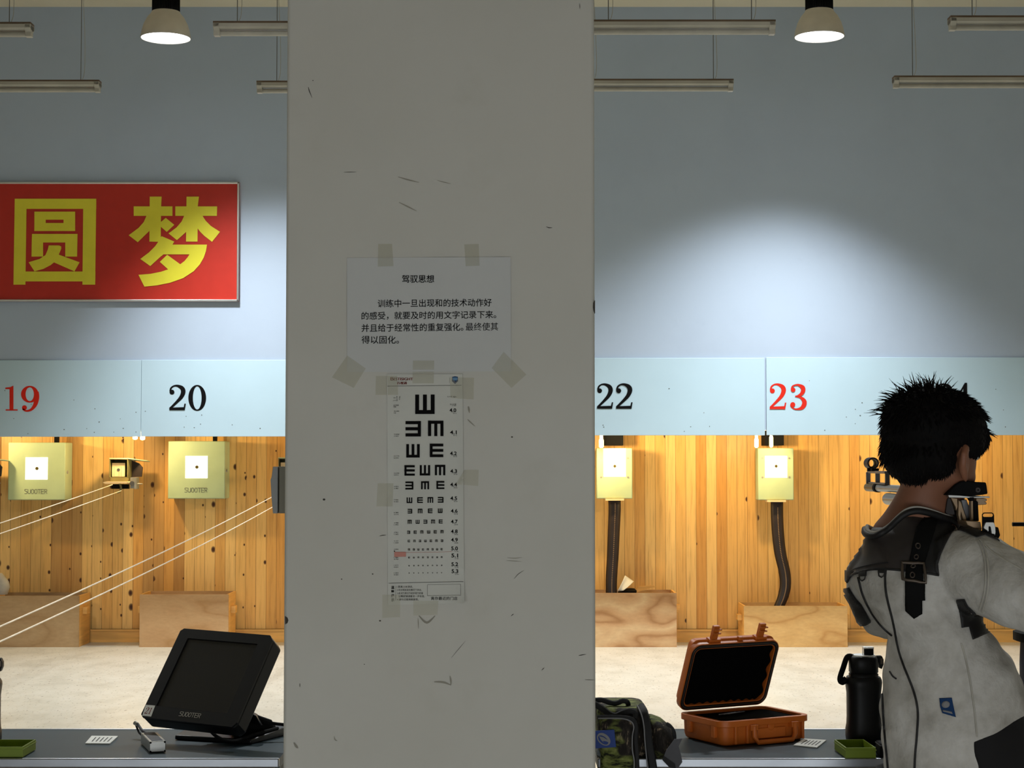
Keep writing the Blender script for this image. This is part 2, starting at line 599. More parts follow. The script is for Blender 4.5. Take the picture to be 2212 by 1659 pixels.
def spline(pts, k=8):
    pts = [V(p) if len(p) == 3 else V((p[0], p[1], 0)) for p in pts]
    out = []
    for i in range(len(pts) - 1):
        p0 = pts[max(i - 1, 0)]; p1 = pts[i]; p2 = pts[i + 1]; p3 = pts[min(i + 2, len(pts) - 1)]
        for j in range(k):
            t = j / k
            out.append(0.5 * ((2 * p1) + (p2 - p0) * t + (2 * p0 - 5 * p1 + 4 * p2 - p3) * t * t + (3 * p1 - p0 - 3 * p2 + p3) * t ** 3))
    out.append(pts[-1])
    return out


def stroke2d(pts, widths, k=8):
    """outline of a brush stroke in 2D"""
    c = spline([(a[0], a[1], w) for a, w in zip(pts, widths)], k)
    L = []; R = []
    for i, q in enumerate(c):
        a = c[max(i - 1, 0)]; b = c[min(i + 1, len(c) - 1)]
        t = V((b.x - a.x, b.y - a.y)).normalized(); nn = V((-t.y, t.x))
        L.append((q.x + nn.x * q.z / 2, q.y + nn.y * q.z / 2)); R.append((q.x - nn.x * q.z / 2, q.y - nn.y * q.z / 2))
    return L, R


def lift(s):
    """overlapping strokes of one print lie a hair above each other"""
    return V((0, -0.00006 * (len(s.f) % 40), 0)) * s.lift


def strip(s, L, R, place):
    n = len(L); o = lift(s)
    s.add([place(*p) + o for p in L] + [place(*p) + o for p in R], [(i, i + 1, n + i + 1, n + i) for i in range(n - 1)])


def disc2d(cx, cy, rx, ry, n=24):
    return [(cx + rx * math.cos(2 * PI * i / n), cy + ry * math.sin(2 * PI * i / n)) for i in range(n)]


def poly(s, pts, place):
    o = lift(s)
    s.add([place(*p) + o for p in pts], [tuple(range(len(pts)))])


def digit(s, ch, x0, y0, w, h, place):
    """an old-style serif numeral in the box x0, y0, w, h"""
    def q(x, y): return place(x0 + x * w, y0 + y * h)
    asp = h / w
    def st(pts, wd): L, R = stroke2d([(a, b * asp) for a, b in pts], [k * 1.14 + 0.01 for k in wd]); strip(s, L, R, lambda x, y: q(x, y / asp))
    def blob(x, y, r=0.125): poly(s, disc2d(x, y, r, r / asp), q)
    def ring(cx, cy, ox, oy, ix, iy):
        a = disc2d(cx, cy, ox, oy, 40); b = disc2d(cx, cy, ix, iy, 40)
        s.add([q(*p) for p in a + b], [(i, (i + 1) % 40, 40 + (i + 1) % 40, 40 + i) for i in range(40)])
    if ch == '2':
        blob(0.17, 0.28, 0.14)
        st([(0.07, 0.25), (0.12, 0.12), (0.28, 0.035), (0.5, 0.03), (0.74, 0.12), (0.81, 0.27), (0.70, 0.47), (0.45, 0.67), (0.20, 0.84), (0.06, 0.93)], [0.08, 0.08, 0.07, 0.11, 0.20, 0.22, 0.18, 0.13, 0.10, 0.09])
        poly(s, [(0.02, 0.90), (0.84, 0.88), (0.88, 0.74), (0.96, 0.74), (0.90, 1.0), (0.02, 1.0)], q)
    elif ch == '0':
        ring(0.5, 0.5, 0.48, 0.51, 0.235, 0.455)
    elif ch == '4':
        poly(s, [(0.52, 0.08), (0.70, 0.0), (0.72, 0.0), (0.72, 1.0), (0.52, 1.0)], q)
        poly(s, [(0.60, 0.0), (0.70, 0.0), (0.12, 0.70), (0.02, 0.70)], q); poly(s, [(0.02, 0.68), (0.96, 0.68), (0.96, 0.76), (0.02, 0.76)], q); poly(s, [(0.32, 0.955), (0.92, 0.955), (0.92, 1.0), (0.32, 1.0)], q)
    elif ch == '1':
        poly(s, [(0.36, 0.1), (0.60, 0.0), (0.60, 1.0), (0.36, 1.0)], q)
        poly(s, [(0.12, 0.95), (0.86, 0.95), (0.86, 1.0), (0.12, 1.0)], q)
        poly(s, [(0.10, 0.08), (0.40, 0.06), (0.60, 0.0), (0.50, 0.14), (0.10, 0.14)], q)
    elif ch == '9':
        ring(0.47, 0.32, 0.46, 0.33, 0.22, 0.27)
        st([(0.82, 0.22), (0.84, 0.45), (0.76, 0.72), (0.55, 0.92), (0.28, 0.975), (0.10, 0.90)], [0.2, 0.22, 0.18, 0.11, 0.07, 0.07])
        blob(0.19, 0.85, 0.13)
    elif ch == '3':
        blob(0.19, 0.22, 0.13); blob(0.17, 0.80, 0.14)
        st([(0.09, 0.2), (0.15, 0.09), (0.33, 0.03), (0.52, 0.035), (0.72, 0.12), (0.76, 0.24), (0.66, 0.38), (0.45, 0.46), (0.30, 0.475)], [0.06, 0.07, 0.07, 0.11, 0.2, 0.21, 0.16, 0.08, 0.05])
        st([(0.38, 0.48), (0.62, 0.52), (0.80, 0.64), (0.83, 0.77), (0.70, 0.92), (0.48, 0.975), (0.27, 0.97), (0.10, 0.88), (0.06, 0.80)], [0.06, 0.11, 0.20, 0.22, 0.18, 0.09, 0.06, 0.07, 0.06])


SUO = {  # square block letters: strokes in a unit box, y down
    'S': [[(1, 0), (0.1, 0), (0, 0.2), (0.15, 0.42), (0.9, 0.5), (1, 0.75), (0.85, 1), (0, 1)]],
    'U': [[(0, 0), (0, 0.75), (0.2, 1), (0.8, 1), (1, 0.75), (1, 0)]],
    'O': [[(0.25, 0.0), (0.75, 0.0), (1, 0.3), (1, 0.7), (0.75, 1), (0.25, 1), (0, 0.7), (0, 0.3), (0.25, 0)]],
    'T': [[(-0.1, 0), (1.1, 0)], [(0.5, 0), (0.5, 1)]],
    'E': [[(1, 0), (0, 0), (0, 1), (1, 1)], [(0, 0.5), (0.95, 0.5)]],
    'R': [[(0, 1), (0, 0), (0.85, 0), (1, 0.2), (0.85, 0.5), (0.35, 0.5), (1.0, 1)]],
}


def block_word(s, word, x0, x1, y0, y1, place, w):
    n = len(word); pitch = (x1 - x0) / n; cw = pitch * 0.74
    for i, ch in enumerate(word):
        for pl in SUO[ch]:
            pts = [(x0 + i * pitch + a * cw, y0 + b * (y1 - y0)) for a, b in pl]
            for (ax, ay), (bx, by) in zip(pts, pts[1:]):
                t = V((bx - ax, by - ay)); t.normalize(); nn = V((-t.y, t.x)) * (w / 2); e = t * (w / 2)
                poly(s, [(ax - e.x + nn.x, ay - e.y + nn.y), (bx + e.x + nn.x, by + e.y + nn.y), (bx + e.x - nn.x, by + e.y - nn.y), (ax - e.x - nn.x, ay - e.y - nn.y)], place)


def flat(d):
    return lambda x, y: P(x, y, d)


# ------------------------------------------------------------------ the room
YW = 13.7        # boarded wall behind the targets
YB = 12.7        # blue wall above the targets
ZC = P(1106, 15, YB).z
XR = 6.0


def structure(name, b, m, **kw):
    return tagp(b.build(name, m, **kw), kind='structure')


structure('floor', B().lohi((-XR, -1, -0.1), (XR, YW + 0.1, 0)), 'floor', smooth=0, origin=(0, 0, 0))
structure('ceiling', B().lohi((-XR, -1, ZC), (XR, YW + 0.1, ZC + 0.1)), 'cream', smooth=0, origin=(0, 0, ZC))
structure('wall_back', B().lohi((-XR, YW, 0), (XR, YW + 0.1, ZC)), 'wood', smooth=0, origin=(0, YW, 0))
structure('wall_upper', B().lohi((-XR, YB, 1.62), (XR, YB + 0.1, ZC)), 'blue', smooth=0, origin=(0, YB, 1.62))
structure('wall_left', B().lohi((-XR - 0.1, -1, 0), (-XR, YW, ZC)), 'white_wall', smooth=0, origin=(-XR, 0, 0))
structure('wall_right', B().lohi((XR, -1, 0), (XR + 0.1, YW, ZC)), 'white_wall', smooth=0, origin=(XR, 0, 0))
structure('wall_front', B().lohi((-XR, -1.1, 0), (XR, -1.0, ZC)), 'white_wall', smooth=0, origin=(0, -1, 0))
wf = B()  # unseen low window frame, added to go with the rear fill light
for x in (-2.15, -0.9, 0.4, 1.7, 2.95): wf.lohi((x - 0.03, -1.0, 0.14), (x + 0.03, -0.95, 1.10))
for z in (0.14, 1.10): wf.lohi((-2.18, -1.0, z - 0.03), (2.98, -0.95, z + 0.03))
structure('added_window_1', wf, 'fixture_white')
bb = B().lohi((-XR, YW - 0.03, 0.0), (XR, YW, 0.10)).lohi((-XR, YW - 0.035, 0.085), (XR, YW, 0.10))
structure('baseboard_back', bb, 'pine')

# the square pillar
PX0, PX1, PY0, PY1 = P(616, 830, 3.18).x, P(1285, 830, 3.18).x, 3.18, 3.66
pillar = B().lohi((PX0, PY0, 0), (PX1, PY1, ZC)).build('pillar', 'pillar', bevel=0.006, origin=((PX0 + PX1) / 2, 3.42, 0))
tagp(pillar, 'square grey-white painted pillar with scuff marks and taped papers', 'pillar', kind='structure')
pp = flat(PY0 - 0.0006)
sc = B()


def scuff(pts, w):
    ws = [w * 0.4] + [w] * (len(pts) - 2) + [w * 0.3]
    L, R = stroke2d(pts, ws, 5); strip(sc, L, R, pp)


for pts, w in (([(666, 188), (668, 196), (674, 211)], 1.8), ([(1180, 490), (1186, 492), (1193, 492)], 1.6), ([(820, 1158), (827, 1156.5), (834, 1156)], 1.4),
               ([(743, 372.5), (756, 372), (770, 372)], 0.9), ([(1104, 1331), (1107, 1328), (1110, 1326)], 1.4), ([(1250, 1416), (1256, 1415), (1266, 1413.5)], 1.6),
               ([(1263, 1468), (1273, 1468.5), (1285, 1469)], 0.9), ([(1252, 8), (1252.5, 14), (1252.5, 20)], 1.0), ([(975, 1421), (990, 1403), (1005, 1385)], 0.8),
               ([(1111, 1250), (1120, 1240), (1132, 1232)], 1.0), ([(1170, 1448), (1173, 1445), (1176, 1442)], 1.3), ([(648, 1476), (648, 1480), (648, 1484)], 1.2)):
    scuff(pts, w)
for x, y, r in ((676, 174, 1.0), (700, 1079, 2.2), (805, 1240, 1.3), (738, 1251, 1.2), (821, 1341, 1.6), (1106, 944, 1.6), (787, 1435, 0.9)):
    poly(sc, disc2d(x, y, r * 1.3, r, 10), pp)
sc.build('scuff_marks', 'scuff', pillar, smooth=0, fix=False)
sc = B()
for pts, w in (([(862, 437), (880, 446), (900, 456)], 3.0), ([(945, 390), (960, 394), (974, 397)], 1.6), ([(1010, 906), (1016, 912), (1026, 921)], 2.4),
               ([(1012, 878), (1013, 884), (1014, 892)], 3.5), ([(1096, 1205), (1112, 1206), (1128, 1204)], 1.6), ([(1094, 1211), (1110, 1212), (1126, 1213)], 1.2),
               ([(938, 1473), (958, 1474), (974, 1480)], 4.0), ([(972, 1460), (974, 1470), (974, 1480)], 3.0), ([(905, 1330), (922, 1345), (940, 1330)], 5.0),
               ([(903, 1335), (903.5, 1345), (904, 1358)], 1.4), ([(635, 1604), (640, 1612), (644, 1616)], 5.0), ([(722, 1590), (724, 1598), (729, 1600)], 1.6), ([(860, 382), (880, 388), (905, 394)], 3.0)):
    scuff(pts, w)
sc.build('faint_smudges', 'faint_scuff', pillar, smooth=0, fix=False)
ch = B()
ch.prism([P(x, y, PY0 - 0.0006) for x, y in ((615.5, 1331), (621, 1334), (623, 1340), (621, 1346), (616, 1349))], (0, 0.02, 0))
ch.prism([P(x, y, PY0 - 0.0006) for x, y in ((1285.5, 648), (1281.5, 654), (1281, 664), (1282.5, 672), (1285.5, 676))], (0, 0.02, 0))
ch.build('chipped_corner', 'scuff', pillar, smooth=0)

# ------------------------------------------------------------------ number sheets over the lanes
def number_sheet(x0, x1, ytop, ybot, chars, boxes, ink, label):
    d = YB - 0.012
    a, b = P(x0, ytop, d), P(x1, ybot, d)
    bt = B().lohi((a.x, YB - 0.012, b.z), (b.x - 0.007, YB - 0.002, a.z))
    t = thing('number_sheet', label, 'sign', ((a.x + b.x) / 2, YB - 0.006, b.z), group=None)
    bt.build('sheet', 'panel', t, smooth=0, bevel=0.002)
    g = B(); pl = flat(d - 0.0015)
    for ch, (bx0, bx1, by0, by1) in zip(chars, boxes):
        digit(g, ch, bx0, by0, bx1 - bx0, by1 - by0, pl)
    g.build('numeral', ink, t, smooth=0, fix=False)
    sp = B(); r = random.Random(len(label))
    for _ in range(16):
        x = r.uniform(max(x0, 0) + 5, min(x1, 2212) - 5); y = ybot - abs(r.gauss(0, 40)) - 5
        if ytop + 6 < y and not (620 < x < 1280):
            poly(sp, disc2d(x, y, r.uniform(0.7, 1.6), r.uniform(0.6, 1.2), 8), flat(d - 0.001))
    tagp(sp.build('paint_specks', 'grey_ink', t, smooth=0, fix=False), kind='stuff')
    return t


number_sheet(-320, 306, 778, 943.5, '19', [(8, 43, 833, 887), (45, 86, 834, 889)], 'red_ink', 'leftmost pale blue sheet over the range, numbered 19 in red beside sheet 20')
number_sheet(306, 860, 777.5, 943, '20', [(365, 403, 832, 886), (406, 446, 832, 887)], 'black_ink', 'pale blue sheet under the banner end, numbered 20 in black, running behind the pillar')
number_sheet(860, 1654.5, 773, 940.5, '22', [(1289, 1326, 829, 883), (1330, 1368, 829, 883)], 'black_ink', 'pale blue sheet coming out from the pillar, numbered 22 in black at its start')
number_sheet(1655, 2330, 772, 940, '23', [(1662, 1700, 829, 884), (1706, 1744, 830, 885)], 'red_ink', 'pale blue sheet behind the head of the boy, numbered 23 in red')
g = B(); digit(g, '2', 2022, 829, 37, 55, flat(YB - 0.0135)); digit(g, '4', 2060, 827, 40, 57, flat(YB - 0.0135))
g.build('black_numeral', 'black_ink', [o for o in bpy.data.objects if o.get('label', '').endswith('numbered 23 in red')][0], smooth=0, fix=False)

# ------------------------------------------------------------------ red banner
d = YB - 0.03
a, b2 = P(-480, 393, d), P(515, 651, d)
ban = thing('wall_banner', 'long red banner with big yellow Chinese characters in a metal frame', 'banner', ((a.x + b2.x) / 2, YB - 0.015, b2.z))
B().lohi((a.x, YB - 0.022, b2.z), (b2.x, YB - 0.001, a.z)).build('board', 'red', ban, smooth=0)
fr = B(); fw = 0.014
fr.lohi((a.x, YB - 0.034, a.z - fw), (b2.x, YB - 0.0005, a.z)); fr.lohi((a.x, YB - 0.034, b2.z), (b2.x, YB - 0.0005, b2.z + fw))
fr.lohi((b2.x - fw, YB - 0.034, b2.z), (b2.x, YB - 0.0005, a.z)); fr.lohi((a.x, YB - 0.034, b2.z), (a.x + fw, YB - 0.0005, a.z))
fr.build('frame', 'chrome', ban, bevel=0.003)
zb = lambda x, y: P(x / 3.511, 380 + y / 3.511, YB - 0.0245)
YUAN = [[(112, 173), (202, 173), (193, 825), (102, 825)], [(632, 173), (730, 173), (722, 825), (625, 825)], [(112, 173), (730, 173), (730, 250), (112, 250)], [(106, 725), (724, 725), (723, 800), (104, 800)],
        [(261, 271), (570, 271), (570, 332), (261, 332)], [(261, 357), (570, 357), (570, 418), (260, 418)], [(261, 330), (347, 330), (347, 360), (261, 360)], [(482, 330), (570, 330), (570, 360), (482, 360)],
        [(243, 440), (588, 440), (587, 505), (241, 505)], [(241, 500), (327, 500), (327, 612), (239, 612)], [(495, 500), (587, 500), (585, 612), (495, 612)],
        [(370, 527), (448, 527), (464, 535), (465, 552), (446, 597), (604, 655), (565, 724), (410, 656), (385, 676), (330, 705), (262, 724), (217, 655), (300, 630), (345, 600), (362, 560)]]
MENG = [[(1014, 231), (1308, 231), (1308, 303), (1014, 303)], [(1136, 157), (1226, 157), (1222, 231), (1219, 500), (1133, 498)], [(1112, 300), (1138, 300), (1138, 412), (1045, 503), (976, 450), (1050, 395), (1090, 350)],
        [(1217, 352), (1257, 318), (1322, 371), (1265, 425), (1217, 383)], [(1330, 231), (1647, 231), (1645, 303), (1330, 303)], [(1415, 157), (1509, 157), (1500, 231), (1498, 498), (1411, 498)],
        [(1398, 300), (1417, 300), (1417, 420), (1342, 487), (1278, 436), (1340, 390), (1378, 345)], [(1496, 300), (1534, 300), (1560, 340), (1600, 380), (1669, 424), (1608, 500), (1550, 455), (1520, 425), (1496, 395)],
        [(1226, 457), (1322, 498), (1308, 521), (1570, 521), (1562, 570), (1545, 620), (1515, 672), (1470, 722), (1390, 775), (1290, 810), (1190, 830), (1095, 840), (1050, 750), (1140, 743), (1220, 727), (1275, 709), (1212, 652), (1268, 598), (1367, 670), (1400, 645), (1425, 615), (1437, 595), (1240, 595), (1215, 615), (1140, 684), (1064, 630), (1130, 580), (1175, 535), (1200, 500), (1210, 475)]]
for nm, polys in (('character_yuan', YUAN), ('character_meng', MENG)):
    g = B()
    for pl in polys: poly(g, pl, zb)
    g.build('yellow_character', 'yellow', ban, smooth=0, fix=False)

# ------------------------------------------------------------------ targets
def big_target(px, py, label):
    c = P(px, py, 13.48)
    t = thing('electronic_target', label, 'target', (c.x, 13.48, c.z), group='square targets with a maker name')
    s = 13.48 / F
    B().lohi((-61.5 * s, 0, -62 * s), (61.5 * s, 0.2185, 62 * s)).build('housing', 'target_green', t, local=True, bevel=0.006)
    B().lohi((-24 * s, -0.003, -18 * s), (24 * s, 0.004, 30 * s)).build('lit_window', 'window_glow', t, local=True, smooth=0)
    g = B(); g.cyl((1 * s, -0.0035, 6 * s), (1 * s, -0.006, 6 * s), 3.6 * s, n=20); g.build('aiming_mark', 'brown_ink', t, local=True)
    g = B(); block_word(g, 'SUOOTER', -25 * s, 25 * s, -39 * s, -48 * s, lambda x, y: V((x, -0.0012, y)), 0.9 * s)
    g.build('maker_name', 'grey_ink', t, local=True, smooth=0, fix=False)
    B().cyl((64 * s, 0.06, -2 * s), (61 * s, 0.06, -2 * s), 0.012, n=12).build('side_knob', 'fixture_white', t, local=True)
    B().lohi((30 * s, 0.1, 61 * s), (37 * s, 0.16, 110 * s)).build('hanger', 'matte_black', t, local=True)
    return t


t19 = big_target(79, 1018, 'square pale green electronic target below the red 19')
dup(t19, tuple(P(424.5, 1015, 13.48)), label='square pale green electronic target below the black 20')


def slim_target(cx, top, bot, wy0, wy1, wx, belt, label):
    s = 13.45 / F
    c = P(cx, (top + bot) / 2, 13.45)
    t = thing('slim_target', label, 'target', (c.x, 13.45, c.z), group='narrow targets with hanging belts')
    h = (bot - top) * s / 2
    cy = (top + bot) / 2
    B().lohi((-38.5 * s, 0, -h), (38.5 * s, 0.14, h)).build('housing', 'target_green', t, local=True, bevel=0.006)
    g = B(); a, b = (cy - wy1) * s, (cy - wy0) * s
    g.lohi((-24 * s + wx * s, -0.003, a), (24 * s + wx * s, 0.004, b)); g.build('lit_window', 'window_glow', t, local=True, smooth=0)
    B().cyl((wx * s, -0.0035, (cy - 1007) * s), (wx * s, -0.006, (cy - 1007) * s), 3.2 * s, n=20).build('aiming_mark', 'brown_ink', t, local=True)
    for sx in (-1, 1):
        for yy in (990, 1031):
            B().cyl((sx * 29 * s, -0.004, (cy - yy) * s), (sx * 29 * s, 0.004, (cy - yy) * s), 2.2 * s, n=10).build('screw', 'old_steel', t, local=True)
    B().lohi((-20 * s, -0.03, -h - 4 * s), (20 * s, 0.1, -h)).build('lower_lip', 'card_paper', t, local=True)
    B().lohi((-21 * s, 0.05, h + 6 * s), (20 * s, 0.249, h + 60 * s)).build('upper_mount', 'matte_black', t, local=True)
    # the belt that hangs out of it
    pts = spline([V(P(x, y, 13.50 - 0.10 * i / (len(belt) - 1))) for i, (x, y) in enumerate(belt)], 6)
    L = []; Rr = []; st = B()
    g = B()
    for i, q in enumerate(pts):
        w = 0.045 - 0.004 * i / len(pts)
        for th in (0,):
            L.append(q)
    n = len(pts); vs = []; fs = []
    for i, q in enumerate(pts):
        w = 0.047 - 0.008 * i / n
        for k in range(5):
            f = k / 4 - 0.5
            vs.append(q + V((2 * w * f, 0.02 * (4 * f * f) - 0.004, 0)))
    for i in range(n - 1):
        for k in range(4):
            fs.append((i * 5 + k, i * 5 + k + 1, (i + 1) * 5 + k + 1, (i + 1) * 5 + k))
    g.add(vs, fs)
    be = g.build('belt', 'belt', t, smooth=60, solid=0.006, fix=False)
    for i in range(4, n - 2):
        q = pts[i]; e = (pts[i + 1] - q)
        for f in (0.15, 0.65):
            r = q + e * f
            st.box(r + V((0.003, -0.009, 0)), (0.006, 0.002, 0.008), Matrix.Rotation(0.5, 3, 'Y'))
    st.build('stitching', 'stitch', be, smooth=0)
    return t


slim_target(1327.5, 968, 1077, 968 + 1, 1030, 0.5, [(1327, 1070), (1328, 1100), (1326, 1150), (1324, 1200), (1321, 1250), (1321, 1283), (1324, 1300)], 'slim pale green target below the black 22')
slim_target(1676, 968, 1080, 985, 1032, 0.5, [(1679, 1074), (1679, 1110), (1681, 1150), (1686, 1195), (1695, 1235), (1697, 1265), (1692, 1290), (1684, 1310), (1680, 1330)], 'slim pale green target below the red 23')


# small warm lamps in front of the targets
def target_lamp(px, py, d, hw, hh, label, light=True, tilt=0.0):
    c = P(px, py, d); s = d / F
    t = thing('target_lamp', label, 'lamp', tuple(c), group='small warm lamps over the targets')
    r = hw * s; h = hh * s
    prof = [(0.001, -h), (r * 0.6, -h * 0.93), (r, -h * 0.72), (r, h * 0.72), (r * 0.7, h)]
    B().lathe(prof, n=14).build('bulb', 'bulb', t, local=True)
    B().cyl((0, 0, h), (0, 0, h + 0.05), r * 0.8, n=12).build('socket', 'old_steel', t, local=True)
    B().tube([(0, 0, h + 0.05), (0, 0, h + 0.25), (0.0, -0.1, h + 0.35), (0, YB + 0.1 - d, h + 0.36)], 0.008, 8).build('bracket_arm', 'old_steel', t, local=True)
    if light:
        L = bpy.data.lights.new('target_lamp_light', 'POINT'); L.energy = E_TARGET; L.color = (1.0, 0.70, 0.32); L.shadow_soft_size = 0.03
        o = bpy.data.objects.new('target_lamp_light', L); o.parent = t; o.location = (0, -0.05, 0); COL.objects.link(o)
    return t


target_lamp(1634, 957, 13.2, 4.4, 10.5, 'glowing bulb just below the sheet edge between 22 and 23')
target_lamp(1666, 954, 13.25, 4.0, 13, 'glowing bulb touching the top of the slim target under 23', light=False)
target_lamp(1299, 958, 13.28, 5.0, 10, 'glowing bulb at the top corner of the target under 22')
target_lamp(292, 941, 13.2, 5.5, 9, 'glowing bulb peeping below the sheet edge between 19 and 20')
target_lamp(308, 942, 13.25, 5.5, 9, 'second glowing bulb peeping out near sheet 20', light=False)
target_lamp(940, 925, 13.2, 5, 10, 'target lamp hidden behind the pillar')
target_lamp(2010, 925, 13.2, 5, 10, 'target lamp behind the sheet above the boy')
target_lamp(-60, 925, 13.2, 5, 10, 'target lamp beside the sheet numbered 19')

# the old paper target carrier between 19 and 20
def carrier(px, py, label, full=True):
    d = 13.25; s = d / F
    c = P(px, py, d)
    t = thing('target_carrier', label, 'target carrier', tuple(c))
    g = B()
    g.lohi((-20 * s, 0, -21 * s), (-18.5 * s, 0.16, 20 * s)); g.lohi((18.5 * s, 0, -21 * s), (20 * s, 0.16, 20 * s))
    g.lohi((-20 * s, 0, 18.5 * s), (20 * s, 0.16, 20 * s)); g.lohi((-20 * s, 0, -21 * s), (20 * s, 0.16, -19.5 * s)); g.lohi((-20 * s, 0.15, -21 * s), (20 * s, 0.16, 20 * s))
    g.build('open_box', 'olive', t, local=True)
    g = B(); g.prism([V((x * s, 0.02 + y, 19 * s + z * s)) for x, y, z in ((-20, -0.02, 1), (20, -0.02, 1), (52, 0.14, -4), (52, 0.24, -6), (-20, 0.2, 1))], (0, 0, 0.006))
    g.build('roof_flap', 'target_green', t, local=True)
    B().prism([V((x * s, 0.13, z * s)) for x, z in ((21, 16), (36, 10), (44, 1), (42, -19), (21, -20))], (0, 0.02, 0)).build('dark_flap', 'belt', t, local=True)
    B().lohi((-16 * s, 0.03, -18.5 * s), (12 * s, 0.035, 11 * s)).build('target_card', 'card_paper', t, local=True)
    B().cyl((-2 * s, 0.0295, -4 * s), (-2 * s, 0.028, -4 * s), 3.3 * s, n=20).build('bullseye', 'dark_grey', t, local=True)
    g = B()
    for x in (-10, 5): g.cyl((x * s, 0.01, -33 * s), (x * s, 0.01, 3 * s), 0.0016, n=6)
    g.build('card_pin', 'old_steel', t, local=True)
    g = B(); g.lohi((-17 * s, 0.0, -29 * s), (22 * s, 0.1, -21 * s)); g.build('lower_housing', 'olive', t, local=True)
    B().prism([V((x * s, -0.06, z * s)) for x, z in ((-30, -31), (-24, -29), (24, -29), (25, -31), (20, -33), (-10, -34), (-24, -34))], (0, 0.12, 0)).build('tray', 'card_paper', t, local=True)
    g = B(); g.lohi((27 * s, -0.02, -44 * s), (36 * s, 0.03, -20 * s)); g.lohi((36 * s, -0.03, -45 * s), (41 * s, 0.06, -20 * s))
    g.build('pulley_bracket', 'old_steel', t, local=True)
    B().cyl((31 * s, -0.03, -33 * s), (31 * s, -0.02, -33 * s), 5 * s, n=18).build('pulley', 'gun_grey', t, local=True)
    B().cyl((36 * s, 0, -34 * s), (52 * s, 0, -34 * s), 0.004, n=8).build('bolt', 'old_steel', t, local=True)
    B().tube([V((x * s, 0.0, z * s)) for x, z in ((2, -33), (5, -37), (6, -44), (4, -50), (-2, -53))], 0.008, 8).build('cord_hook', 'olive', t, local=True)
    g = B(); g.lohi((-16 * s, 0.02, -45 * s), (20 * s, 0.07, -35 * s)); g.build('rail_block', 'matte_black', t, local=True)
    return t


c1 = carrier(256, 1011, 'small olive paper target carrier with pulley between 19 and 20')
dup(c1, tuple(P(621, 1010, 13.25)), label='olive paper target carrier peeking out beside the pillar')
dup(c1, tuple(P(-51, 1010, 13.25)), label='paper target carrier cut by the edge beside the target under 19')

# white guide cords from the carriers to the firing line
def cord(a, b, sag, r, label):
    pts = []
    for i in range(25):
        t = i / 24
        q = a.lerp(b, t); q.z -= sag * 4 * t * (1 - t); pts.append(q)
    return tagp(B().tube(pts, r, 8).build('guide_cord', 'white_cord'), label, 'cord', 'white cords across the range')


cord(P(612, 1060, 13.3), P(-430, 1540, 4.3), 0.03, 0.0031, 'upper long white cord slanting down beside the wooden box under 20')
cord(P(612, 1082, 13.3), P(-430, 1580, 4.3), 0.03, 0.0031, 'lower long white cord slanting down beside the wooden box under 20')
cord(P(243, 1047, 13.2), P(-1390, 1560, 4.3), 0.02, 0.0031, 'upper short white cord leaving the carrier between 19 and 20')
cord(P(262, 1060, 13.2), P(-1390, 1600, 4.3), 0.02, 0.0031, 'lower short white cord leaving the carrier between 19 and 20')

# ------------------------------------------------------------------ wooden boxes below the targets
def wood_box(x0, x1, ytop, ybot, m, handle, label):
    d = 13.31
    a, b = P(x0, ytop, d), P(x1, ybot, d)
    w = b.x - a.x; h = a.z; dep = 0.355; th = 0.014
    t = thing('wooden_box', label, 'box', ((a.x + b.x) / 2, d, 0))
    B().lohi((-w / 2, 0, 0), (w / 2, th, h)).build('front_panel', m, t, local=True, smooth=0)
    B().lohi((-w / 2, dep - th, 0), (w / 2, dep, h)).build('rear_panel', m, t, local=True, smooth=0)
    for sx in (-1, 1):
        B().lohi((sx * w / 2, th, 0), (sx * (w / 2 - th), dep - th, h)).build('side_panel', 'pine', t, local=True, smooth=0)
        if handle:
            B().lohi((sx * w / 2, 0.10, h * 0.62), (sx * (w / 2 + 0.035), 0.20, h * 0.76)).build('carrying_block', 'pine', t, local=True, bevel=0.003)
    B().lohi((-w / 2 + th, th, 0), (w / 2 - th, dep - th, th)).build('bottom_panel', m, t, local=True, smooth=0)
    return t


wood_box(-21, 170, 1287, 1391, 'ply_grey', True, 'grey-brown plywood box on the floor below target 19')
wood_box(302, 493, 1284, 1391.5, 'ply_pink', True, 'pinkish plywood box with open top below target 20')
wood_box(1268, 1462, 1281, 1391, 'ply_swirl', True, 'swirly grained plywood box half hidden by the pillar')
wood_box(1607, 1831, 1309, 1393, 'ply_yellow', True, 'low wide yellow plywood box below target 23')
# things lying in the swirly box
q = [P(x, y, 13.42) for x, y in ((1333, 1279), (1352, 1245), (1371, 1258), (1346, 1276))]
g = B()
def sheet_fn(u, v):
    p = q[0].lerp(q[3], u).lerp(q[1].lerp(q[2], u), v)
    p.y += 0.10 * v * v + 0.03 * math.sin(3 * u)
    return p
g.grid(sheet_fn, 8, 8)
tagp(g.build('paper_sheet', 'paper', solid=0.002, fix=False), 'curled white paper sheet sticking out of the swirly plywood box', 'paper')
g = B(); g.loft([(P(1352, 1292, 13.5), V((0.075, 0, 0)), V((0, 0.06, 0))), (P(1356, 1276, 13.5), V((0.07, 0, 0)), V((0, 0.06, 0))), (P(1362, 1271, 13.52), V((0.03, 0, 0)), V((0, 0.03, 0)))], 14)
tagp(g.build('dark_cloth', 'matte_black', smooth=60), 'dark crumpled cloth in the swirly plywood box behind the paper', 'cloth')
g = B(); g.prism([P(x, y, 13.56) for x, y in ((1372, 1281), (1405, 1270), (1418, 1268), (1409, 1264), (1380, 1267))], (0, 0.012, 0))
tagp(g.build('wood_offcut', 'pine'), 'thin dark-edged wood offcut lying on the swirly plywood box', 'wood scrap')
